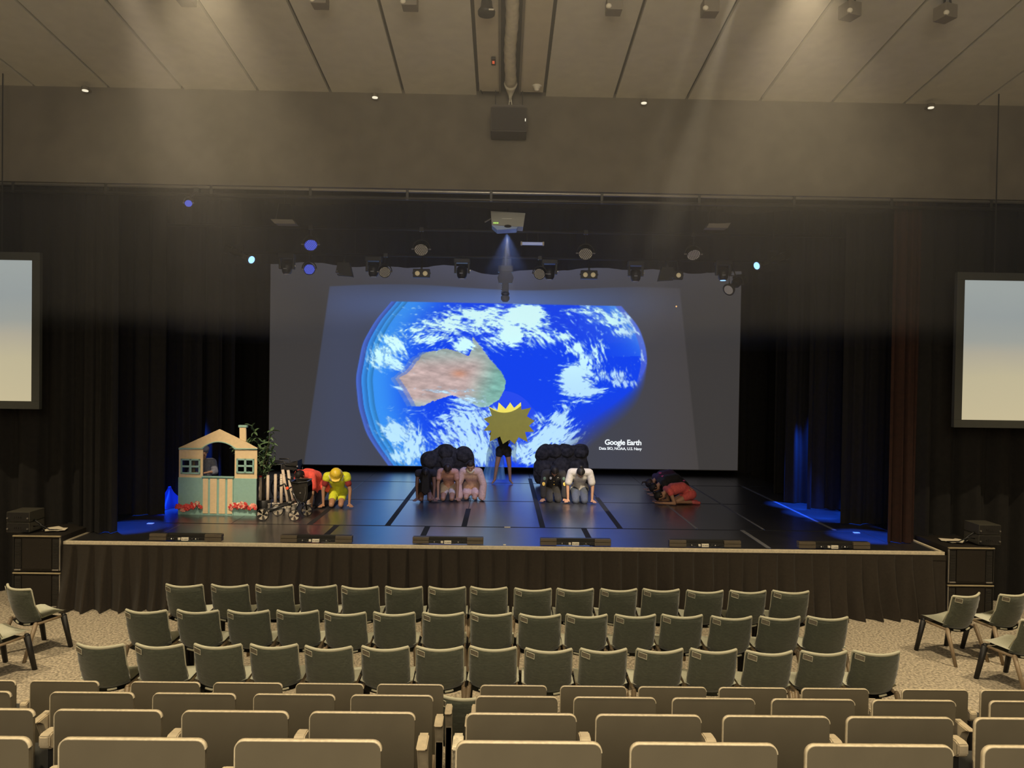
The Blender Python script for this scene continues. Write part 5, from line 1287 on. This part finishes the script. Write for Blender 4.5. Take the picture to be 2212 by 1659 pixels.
def person(label, loc, rz, P, skin, hair, clothes, s=1.0, hairstyle='short', hat=None, extras=None, thick=1.0, feet_shoes=None):
    root = thing('person', label, 'person', loc, rz)
    k = thick
    hipR, hipL = [V3(*p) for p in P['hips']]; knR, knL = [V3(*p) for p in P['knees']]; anR, anL = [V3(*p) for p in P['ankles']]; toR, toL = [V3(*p) for p in P['toes']]
    shR, shL = [V3(*p) for p in P['shoulders']]; elR, elL = [V3(*p) for p in P['elbows']]; wrR, wrL = [V3(*p) for p in P['wrists']]
    hd = V3(*P['head']); hu, hf = V3(*P['head_up']), V3(*P['head_face']); Bm = basis(hu, hf)
    pel = (hipR+hipL)/2; shm = (shR+shL)/2; mid = V3(*P.get('mid', tuple((pel+shm)/2)))
    ax = (shR-shL).normalized()
    chest = shm.lerp(mid, .38)
    torso = [(hipR, hipL, .088*k, .088*k), (pel, mid, .10*k, .088*k), (mid+ax*.03, chest+ax*.055, .085*k, .095*k), (mid-ax*.03, chest-ax*.055, .085*k, .095*k), (chest+ax*.05, chest-ax*.05, .10*k, .10*k), (shR-ax*.02, shL+ax*.02, .055*k, .055*k)]
    neck0 = shm+(shm-mid).normalized()*.01
    arms = [(shR, elR, .044*k, .034*k), (elR, wrR, .033*k, .022*k), (shL, elL, .044*k, .034*k), (elL, wrL, .033*k, .022*k)]
    legs = [(hipR, knR, .074*k, .050*k), (knR, anR, .048*k, .030*k), (anR, toR, .030, .020), (hipL, knL, .074*k, .050*k), (knL, anL, .048*k, .030*k), (anL, toL, .030, .020)]
    for a_, t_ in ((anR, toR), (anL, toL)):
        d_ = (t_-a_).normalized(); legs.append((a_, a_-d_*.03, .028, .026))
    caps = torso+arms+legs+[(neck0, hd-hu.normalized()*.05, .044, .042)]
    for w_, pr, sd, hdv, pl_ in ((wrR, 'R', 1, P['hand_dir'][0], P['palm'][0]), (wrL, 'L', -1, P['hand_dir'][1], P['palm'][1])): hand(caps, w_, hdv, pl_, sd*P.get('thumb', 1), 1.0, P.get('curl', .2))
    up, fc, sd = hu.normalized(), None, None
    sd = Bm @ V3(1, 0, 0); fc = Bm @ V3(0, -1, 0)
    balls = [(hd+up*.018, (.074, .090, .092), Bm), (hd-up*.045+fc*.02, (.056, .066, .062), Bm)]
    caps += [(hd+fc*.085+up*.0, hd+fc*.102-up*.022, .008, .012), (hd-up*.088+fc*.062, hd-up*.086+fc*.06, .018, .016)]
    for q in (-1, 1): caps.append((hd+sd*q*.074+up*.01-fc*.005, hd+sd*q*.076-up*.018, .012, .009))
    o = blob_mesh('body', caps, SK[skin], root, .0075, 3, balls)
    for q in (-1, 1):
        bm = B(); ball(bm, hd+fc*.083+sd*q*.030+up*.008, (.012, .008, .007), 8, 6, Bm); obj('eye', bm, EYE, root, True)
    bm = B(); ball(bm, hd+fc*.083-up*.050, (.022, .006, .006), 8, 6, Bm); obj('mouth', bm, LIP, root, True)
    # hair
    if hairstyle:
        def hair_cap(grow=.010, low=-.02):
            bm = B(); t = bmesh.new(); bmesh.ops.create_uvsphere(t, u_segments=28, v_segments=18, radius=1)
            for v in t.verts:
                c_ = v.co.copy(); front = -c_.y
                rr = 1+.012*math.sin(c_.x*40)*abs(c_.z)
                if front > .25 and c_.z < .42: c_ = c_*.86; rr = 1
                elif c_.z < -.55: c_ = c_*.88; rr = 1
                v.co = V3(c_.x*(.074+grow)*rr, c_.y*(.090+grow)*rr, c_.z*(.092+grow)*rr)
            merge(bm, t, Matrix.Translation(hd+up*.020) @ Bm.to_4x4()); return bm
        ho = obj('hair', hair_cap(), HAIR[hair], root, True)
        bm = B(); path(bm, [hd+up*.020+(up*math.cos(a)+fc*math.sin(a)*.97)*.1035 for a in (.15, .4, .65, .9, 1.1)], .0028, 5); obj('parting', bm, HAIR['grey'], ho)
        if hairstyle == 'bun':
            bm = B(); ball(bm, hd+up*.085-fc*.085, (.038, .038, .034), 12, 8); ball(bm, hd+up*.068-fc*.07, .028, 10, 6); obj('bun', bm, HAIR[hair], root, True)
        if hairstyle in ('long', 'ponytail'):
            cps = []
            if hairstyle == 'long':
                for xx in (-.06, -.03, 0, .03, .06): cps.append((hd+up*.03+sd*xx*.7+fc*.055, V3(hd.x+xx*1.1, hd.y-.05, .16+abs(xx)), .032, .020)); cps.append((hd+up*.06+sd*xx*.7, hd+sd*xx*1.2+fc*.07, .032, .03))
            else: cps = [(hd+up*.09-fc*.05, hd+up*.17-fc*.07, .018, .016), (hd+up*.17-fc*.07, hd+up*.20-fc*.03, .016, .008)]
            blob_mesh('long_hair' if hairstyle == 'long' else 'ponytail', cps, HAIR[hair], root, .008, 2)
    for cname, m, kind, par in clothes:
        cps = []; e = par.get('ease', .014); bl = []
        if kind == 'top':
            f = par.get('sleeve', .6)
            cps = [(a, b_, r1_+e, r2_+e) for a, b_, r1_, r2_ in torso]
            lo = pel+(mid-pel)*par.get('hem', .1); cps[0] = (hipR.lerp(lo, .5) if par.get('hem', .1) > 0 else hipR, hipL.lerp(lo, .5) if par.get('hem', .1) > 0 else hipL, .088*k+e, .088*k+e)
            for sh_, el_, wr_ in ((shR, elR, wrR), (shL, elL, wrL)):
                flare = par.get('flare', .006)
                if f <= 1: cps.append((sh_, sh_.lerp(el_, f), .046*k+e, .040*k+e+flare)); 
                elif f > 1: cps += [(sh_, el_, .046*k+e, .038*k+e), (el_, el_.lerp(wr_, f-1), .038*k+e, .030*k+e+flare)]
        elif kind == 'bottom':
            f = par.get('leg', .5); cps = [(hipR, hipL, .09*k+e, .09*k+e), (pel, pel.lerp(mid, .35), .10*k+e, .09*k+e)]
            for h_, n_, a_ in ((hipR, knR, anR), (hipL, knL, anL)):
                if f <= 1: cps.append((h_, h_.lerp(n_, f), .076*k+e, (.076-.024*f)*k+e))
                else: cps += [(h_, n_, .076*k+e, .052*k+e), (n_, n_.lerp(a_, f-1), .051*k+e, .036*k+e)]
        elif kind == 'vest':
            cps = [(a, b_, r1_+e, r2_+e) for a, b_, r1_, r2_ in torso[1:]]+[(shR, shR.lerp(elR, .16), .05*k+e, .05*k+e), (shL, shL.lerp(elL, .16), .05*k+e, .05*k+e)]
        o = blob_mesh(cname, cps, m, root, .010, 3)
        if par.get('label'): o['label'] = par['label']
    if hat == 'hard_hat':
        q = Matrix.Translation(hd+up*.03) @ Bm.to_4x4()
        bm = B(); lathe(bm, [(.118, .0), (.120, .006), (.105, .012), (.104, .045), (.088, .085), (.055, .112), (.015, .124)], 28, q)
        hh = obj('hard_hat', bm, mat('hat_yellow', (.72, .52, .04), .35), root, True); hh['label'] = 'yellow hard hat'
        bm = B(); path(bm, [hd+up*.03+(up*math.cos(a)*.122+fc*math.sin(a)*.106) for a in (-1.1, -.7, -.35, 0, .35, .7, 1.1)], .010, 8); obj('crest', bm, mat('hat_crest', (.76, .56, .05), .35), hh, True)
        bm = B(); prism(bm, [(-.085, -.0), (.085, 0), (.06, .06), (0, .075), (-.06, .06)], -.003, .003, mtx=Matrix.Translation(hd+up*.032+fc*.09) @ Bm.to_4x4() @ Matrix.Rotation(PI/2, 4, 'X')); obj('brim', bm, mat('hat_brim', (.70, .50, .04), .35), hh)
    if feet_shoes:
        for a_, t_ in ((anR, toR), (anL, toL)):
            blob_mesh('shoe', [(a_, t_, .040, .034), (a_, a_-(t_-a_).normalized()*.035, .038, .03)], feet_shoes, root, .009, 2)
    if extras: extras(root, dict(hd=hd, up=up, fc=fc, sd=sd, chest=chest, mid=mid, shm=shm, shR=shR, shL=shL, elR=elR, elL=elL, pel=pel, wrR=wrR, wrL=wrL, knR=knR, knL=knL))
    return root
def kneel(h=1.0, lean=0.0, headz=0.0, wide=.165, hands=.20, face=(0, -.45, -.90), hup=(0, -.93, .36), hy=0.0, knee=.085, elout=.02):
    sy = lambda p, q: ((p[0], p[1], p[2]), (-p[0], p[1], p[2]))
    return dict(hips=sy((.085, .17, .235*h), 0), knees=sy((knee, -.17, .062), 0), ankles=sy((.08, .17, .05), 0), toes=sy((.07, .30, .035), 0),
                mid=(0, .10, .42*h), shoulders=sy((wide, -.09-lean, .565*h), 0), elbows=sy((hands+elout, -.10-lean, .31*h), 0), wrists=sy((hands+.01, -.13-lean, .06), 0),
                hand_dir=((.45, -1, -.25), (-.45, -1, -.25)), palm=((0, 0, -1), (0, 0, -1)), curl=.05,
                head=(0, -.20-lean+hy, .585*h+headz), head_up=hup, head_face=face)
def cloth_m(n, c, **k): return mat(n, c, .9, sheen=.04, var=.15, scale=30, bump=.4, bscale=14, **k)
def at(px, py, dy=0.0):
    p = PZ(px, py, SZ); p.y += dy; p.z = SZ; return p
# hands meet the floor about .2 m before the hips: the pixel marks the hands
def kat(px, py): return at(px, py, .20)
C1 = cloth_m('singlet_black', (.015, .012, .014)); C2 = cloth_m('peach_tee', (.52, .27, .19)); C3 = cloth_m('cream_shorts', (.5, .42, .36)); C4 = cloth_m('pink_jumper', (.66, .44, .35)); C5 = cloth_m('black_cloth', (.014, .012, .012)); C6 = cloth_m('white_tee', (.42, .385, .345)); C7 = cloth_m('denim', (.06, .07, .10)); C8 = cloth_m('orange_tee', (.85, .10, .07)); C9 = cloth_m('navy_cloth', (.018, .02, .04)); C10 = cloth_m('hivis_vest', (.62, .66, .03)); C11 = cloth_m('maroon_tee', (.22, .02, .02)); C12 = cloth_m('coral_suit', (.62, .10, .09))
person('kneeling person with very long dark hair, leftmost of the group before the left boulder', kat(917, 1085), R(4), kneel(1.0, wide=.15, hands=.15, headz=-.01, hup=(0, -.85, .5)), 'brown', 'black',
       [('singlet', C1, 'vest', dict(ease=.010)), ('dark_shorts', C1, 'bottom', dict(leg=.5))], hairstyle='long')
person('kneeling person in a peach t-shirt with bowed dark head, middle of the left trio', kat(966, 1084), 0, kneel(1.02, wide=.155, hands=.175, headz=.055), 'tan', 'brown',
       [('t_shirt', C2, 'top', dict(sleeve=.5, hem=0)), ('shorts', C3, 'bottom', dict(leg=.55))], hairstyle='short')
def beard(root, J):
    bm = B()
    for k in range(9):
        a = (k-4)/4; ball(bm, J['hd']+J['fc']*(.062+.02*(1-a*a))-J['up']*(.095-.04*a*a)+J['sd']*a*.062, (.021, .018, .024), 8, 6)
    o = obj('white_beard', bm, mat('beard_white', (.75, .68, .55), .9), root, True); o['label'] = 'fluffy white beard'
    bm = B(); ball(bm, J['shL']+V3(0, .0, .015), (.06, .06, .06), 12, 8); o = obj('bare_shoulder_strap', bm, C5, root, True); o['label'] = 'black strap on the slipped shoulder'
person('kneeling person in a loose pink jumper with white beard, right of the left trio', kat(1017, 1082), R(-4), kneel(1.0, wide=.155, hands=.215, headz=.10, hup=(0, -.55, .83), face=(0, -.85, -.5), hy=.02, elout=.035), 'fair', 'brown',
       [('jumper', C4, 'top', dict(sleeve=1.95, ease=.034, hem=0, flare=.012)), ('jumper_hem', C4, 'bottom', dict(leg=.62, ease=.030))], hairstyle='short', extras=beard)
def badges(root, J):
    gold = mat('gold_badge', (.75, .50, .10), .5); grn = mat('green_patch', (.08, .13, .09), .8); wh = mat('white_badge', (.7, .66, .55), .6)
    for s_, sh_, el_ in ((1, J['shR'], J['elR']), (-1, J['shL'], J['elL'])):
        p_ = sh_.lerp(el_, .38); bm = B(); ball(bm, p_+V3(0, -.06, 0), (.030, .008, .036), 12, 8); obj('arm_patch', bm, grn, root, True)
        p_ = sh_.lerp(el_, .78); bm = B(); prism(bm, [(-.028, .02), (0, .034), (.028, .02), (.028, -.012), (0, .004), (-.028, -.012)], -.066, -.056, mtx=Matrix.Translation(p_)); prism(bm, [(-.028, -.02), (0, -.004), (.028, -.02), (.0, -.04)], -.066, -.056, mtx=Matrix.Translation(p_)); o = obj('chevron', bm, gold, root); o['label'] = 'gold chevron patch'
        bm = B(); ball(bm, sh_+V3(-s_*.03, -.045, .035), (.022, .010, .008), 8, 5); obj('shoulder_tab', bm, gold, root)
    c_ = J['chest']
    bm = B(); ball(bm, c_+V3(-.065, -.115, -.03), (.026, .008, .034), 10, 8); o = obj('shield_badge', bm, wh, root, True); o['label'] = 'pale shield badge'
    bm = B(); ball(bm, c_+V3(.075, -.110, -.02), (.016, .006, .014), 8, 6); obj('round_pin', bm, wh, root, True)
    for z_ in (-.10, -.16):
        bm = B(); ball(bm, c_+V3(0, -.12, z_), .007, 6, 5); obj('button', bm, gold, root)
person('kneeling person in a black uniform with gold chevrons before the right boulder', kat(1196, 1086), R(2), kneel(1.0, wide=.175, hands=.195, headz=.04), 'tan', 'black',
       [('uniform_jacket', C5, 'top', dict(sleeve=1.75, ease=.022, hem=0)), ('dark_trousers', C5, 'bottom', dict(leg=1.9, ease=.014))], hairstyle='short', extras=badges)
person('kneeling person in a white t-shirt and jeans with a hair bun, right of the boulder', kat(1254, 1088), R(-2), kneel(1.06, wide=.185, hands=.225, headz=-.005), 'tan', 'black',
       [('t_shirt', C6, 'top', dict(sleeve=.72, ease=.022, hem=0, flare=.01)), ('jeans', C7, 'bottom', dict(leg=1.9, ease=.014))], hairstyle='bun', thick=1.08)
def vest_x(root, J):
    tp = mat('reflective_tape', (.62, .60, .48), .35)
    for s_, sh_ in ((1, J['shR']), (-1, J['shL'])):
        a = sh_+V3(-s_*.045, -.085, .03); b_ = J['mid']+V3(s_*.075, -.13, .0)
        bm = B(); path(bm, [a, a.lerp(b_, .5)+V3(0, -.045, 0), b_], .014, 6); o = obj('reflective_band', bm, tp, root, True)
person('kneeling person in yellow hard hat and lime high-visibility vest', kat(723, 1098), R(6), kneel(1.02, wide=.175, hands=.225, headz=.02, hup=(0, -.80, .6)), 'tan', 'brown',
       [('t_shirt', C11, 'top', dict(sleeve=.55, hem=.1)), ('safety_vest', C10, 'vest', dict(ease=.028)), ('lime_shorts', C10, 'bottom', dict(leg=.55, ease=.012))], hairstyle='short', hat='hard_hat', extras=vest_x)
Pk = kneel(1.10, wide=.18, hands=.19, headz=-.03, lean=.02); Pk['hips'] = ((.085, .28, .34), (-.085, .28, .34)); Pk['mid'] = (0, .13, .56); Pk['knees'] = ((.09, .14, .06), (-.09, .14, .06)); Pk['ankles'] = ((.09, .45, .05), (-.09, .45, .05)); Pk['toes'] = ((.08, .56, .035), (-.08, .56, .035))
person('crouching person in a bright orange-red t-shirt, head bowed behind the walker', at(663, 1100, .17), R(-33), Pk, 'fair', 'black',
       [('t_shirt', C8, 'top', dict(sleeve=.75, ease=.022, hem=0, flare=.012)), ('navy_trousers', C9, 'bottom', dict(leg=1.8, ease=.012))], hairstyle='ponytail', thick=1.05)
# curled up on the knees with forearms on the floor
def curl(h=1.0):
    sy = lambda p: ((p[0], p[1], p[2]), (-p[0], p[1], p[2]))
    return dict(hips=sy((.085, .30, .20*h)), knees=sy((.095, .02, .065)), ankles=sy((.09, .34, .045)), toes=sy((.08, .46, .03)), mid=(0, .14, .33*h), shoulders=sy((.15, -.15, .27*h)),
                elbows=sy((.20, -.07, .04)), wrists=sy((.13, -.30, .035)), hand_dir=((-.5, -1, 0), (.5, -1, 0)), palm=((0, 0, -1), (0, 0, -1)), curl=.1, head=(0, -.31, .165*h), head_up=(0, -.80, -.25), head_face=(0, .1, -1))
shoe_red = mat('pink_shoe', (.6, .12, .12), .6); shoe_dark = mat('grey_shoe', (.10, .10, .11), .6)
def specks(root, J):
    g = mat('gold_speck', (.6, .45, .2), .5); rq = random.Random(3)
    for k in range(7):
        bm = B(); ball(bm, (.115+.01*rq.random(), .15+.2*rq.random(), .2+.14*rq.random()), (.012, .016, .008), 6, 5); obj('sequin_motif', bm, g, root)
person('person in a coral-red leotard curled up facing left, nearest of the right trio', at(1462, 1091, .15), R(-86), curl(1.0), 'tan', 'black', [('coral_leotard', C12, 'vest', dict(ease=.012)), ('coral_shorts', C12, 'bottom', dict(leg=.45, ease=.012))], hairstyle='bun', extras=specks, feet_shoes=shoe_red)
def motif(cols, seed):
    def f(root, J):
        rq = random.Random(seed)
        for k in range(12):
            u = rq.random(); base = J['shm'].lerp(J['pel'], u)+V3(rq.uniform(-.10, .10), 0, .10+.02*rq.random())
            bm = B(); ball(bm, base, (.035*rq.uniform(.5, 1), .05*rq.uniform(.5, 1), .02), 8, 5); obj('colour_patch', bm, cols[k % len(cols)], root, True)
    return f
pk = mat('patch_pink', (.55, .08, .28), .7); gn = mat('patch_lime', (.38, .52, .05), .7); wt_ = mat('patch_white', (.4, .4, .42), .7); pu = mat('patch_purple', (.06, .02, .08), .8)
person('curled person in a black costume with pink and lime patches, middle of the right trio', at(1448, 1074, .15), R(-84), curl(1.12), 'tan', 'black', [('patterned_top', C5, 'top', dict(sleeve=.9, ease=.02, hem=0)), ('black_trousers', C5, 'bottom', dict(leg=1.8, ease=.016))], hairstyle='bun', extras=motif([pk, gn, pu], 5), feet_shoes=shoe_dark)
person('curled person in dark purple with lime sash, furthest of the right trio', at(1437, 1063, .15), R(-80), curl(1.12), 'tan', 'brown', [('purple_top', cloth_m('purple_cloth', (.05, .02, .06)), 'top', dict(sleeve=.9, ease=.02, hem=0)), ('grey_trousers', cloth_m('grey_cloth', (.12, .12, .13)), 'bottom', dict(leg=1.8, ease=.016))], hairstyle='ponytail', extras=motif([gn, pk, wt_], 8), feet_shoes=shoe_dark)
# the sun bearer, legs apart, arms lifted to the back of the board
sy2 = lambda p: ((p[0], p[1], p[2]), (-p[0], p[1], p[2]))
f0 = at(1085, 1046, .12)
sc_x = PY(1108/k2+850, 950, SUNY).x
tilt = .02
Ps = dict(hips=((.085, 0, .76), (-.085, 0, .76)), knees=((.135, -.01, .42), (-.15, -.02, .42)), ankles=((.16, .0, .075), (-.20, .0, .075)), toes=((.21, -.13, .025), (-.25, -.13, .025)), mid=(0, .0, .95), shoulders=sy2((.155, .01, 1.20)),
          elbows=sy2((.30, -.12, 1.14)), wrists=sy2((.22, -.30, 1.28)), hand_dir=((-.1, -.2, 1), (.1, -.2, 1)), palm=((0, -1, 0), (0, -1, 0)), thumb=-1, curl=.5, head=(0, .0, 1.39), head_up=(0, 0, 1), head_face=(0, -1, 0))
person('barefoot person standing behind the yellow sun, only dark shorts and bare legs showing', (f0.x+.02, f0.y, SZ), 0, Ps, 'tan', 'brown', [('dark_top', C5, 'top', dict(sleeve=.3, hem=.1)), ('dark_shorts', C5, 'bottom', dict(leg=.28, ease=.014))], hairstyle='short')
# figure behind the playhouse arch
Ph = dict(hips=sy2((.085, .05, .42)), knees=sy2((.09, -.02, .07)), ankles=sy2((.09, .34, .05)), toes=sy2((.08, .45, .035)), mid=(0, .0, .62), shoulders=sy2((.155, -.05, .86)), elbows=sy2((.20, -.20, .70)), wrists=sy2((.10, -.36, .715)), hand_dir=((-.6, -.6, 0), (.6, -.6, 0)), palm=((0, 0, -1), (0, 0, -1)), curl=.15, head=(0, -.08, 1.05), head_up=(0, -.15, 1), head_face=(.2, -1, -.3))
def cap_(root, J):
    bm = B(); ball(bm, J['hd']+J['up']*.05, (.10, .11, .075), 18, 12); ball(bm, J['hd']+J['up']*.055+V3(.02, 0, .06), (.04, .04, .03), 10, 8); o = obj('soft_cap', bm, mat('cap_blue_grey', (.16, .17, .24), .9), root, True); o['label'] = 'soft grey-blue cap'
hl = PY(350+455/4.916, 1000, HY+.55)
person('dim person in a grey cap leaning on the ledge inside the playhouse arch', (hl.x, HY+.50, SZ), R(18), Ph, 'fair', 'grey', [('pale_shirt', cloth_m('pale_shirt', (.20, .21, .27)), 'top', dict(sleeve=1.3, ease=.018, hem=0)), ('dark_trousers', C9, 'bottom', dict(leg=1.9))], hairstyle='short', extras=cap_)

# ---------------------------------------------------------------- haze in the upper air of the hall
hz = bpy.data.materials.new('haze'); hz.use_nodes = True; nt = hz.node_tree; nt.nodes.remove(nt.nodes['Principled BSDF'])
vs = nt.nodes.new('ShaderNodeVolumeScatter'); vs.inputs['Density'].default_value = .0100; vs.inputs['Anisotropy'].default_value = .35; vs.inputs['Color'].default_value = (1, .97, .92, 1)
nt.links.new(vs.outputs[0], nt.nodes['Material Output'].inputs['Volume'])
for k, (z_, nm) in enumerate(((4.0, 'lower faint layer of haze across the stage opening'), (5.3, 'upper warm layer of haze under the ceiling'))):
    bm = B(); box(bm, -12.8-.01*k, 12.8+.01*k, .3-.01*k, 15.5+.01*k, z_, 8.0+.01*k)
    tag(obj('haze', bm, hz), nm, 'haze', None, 'stuff')
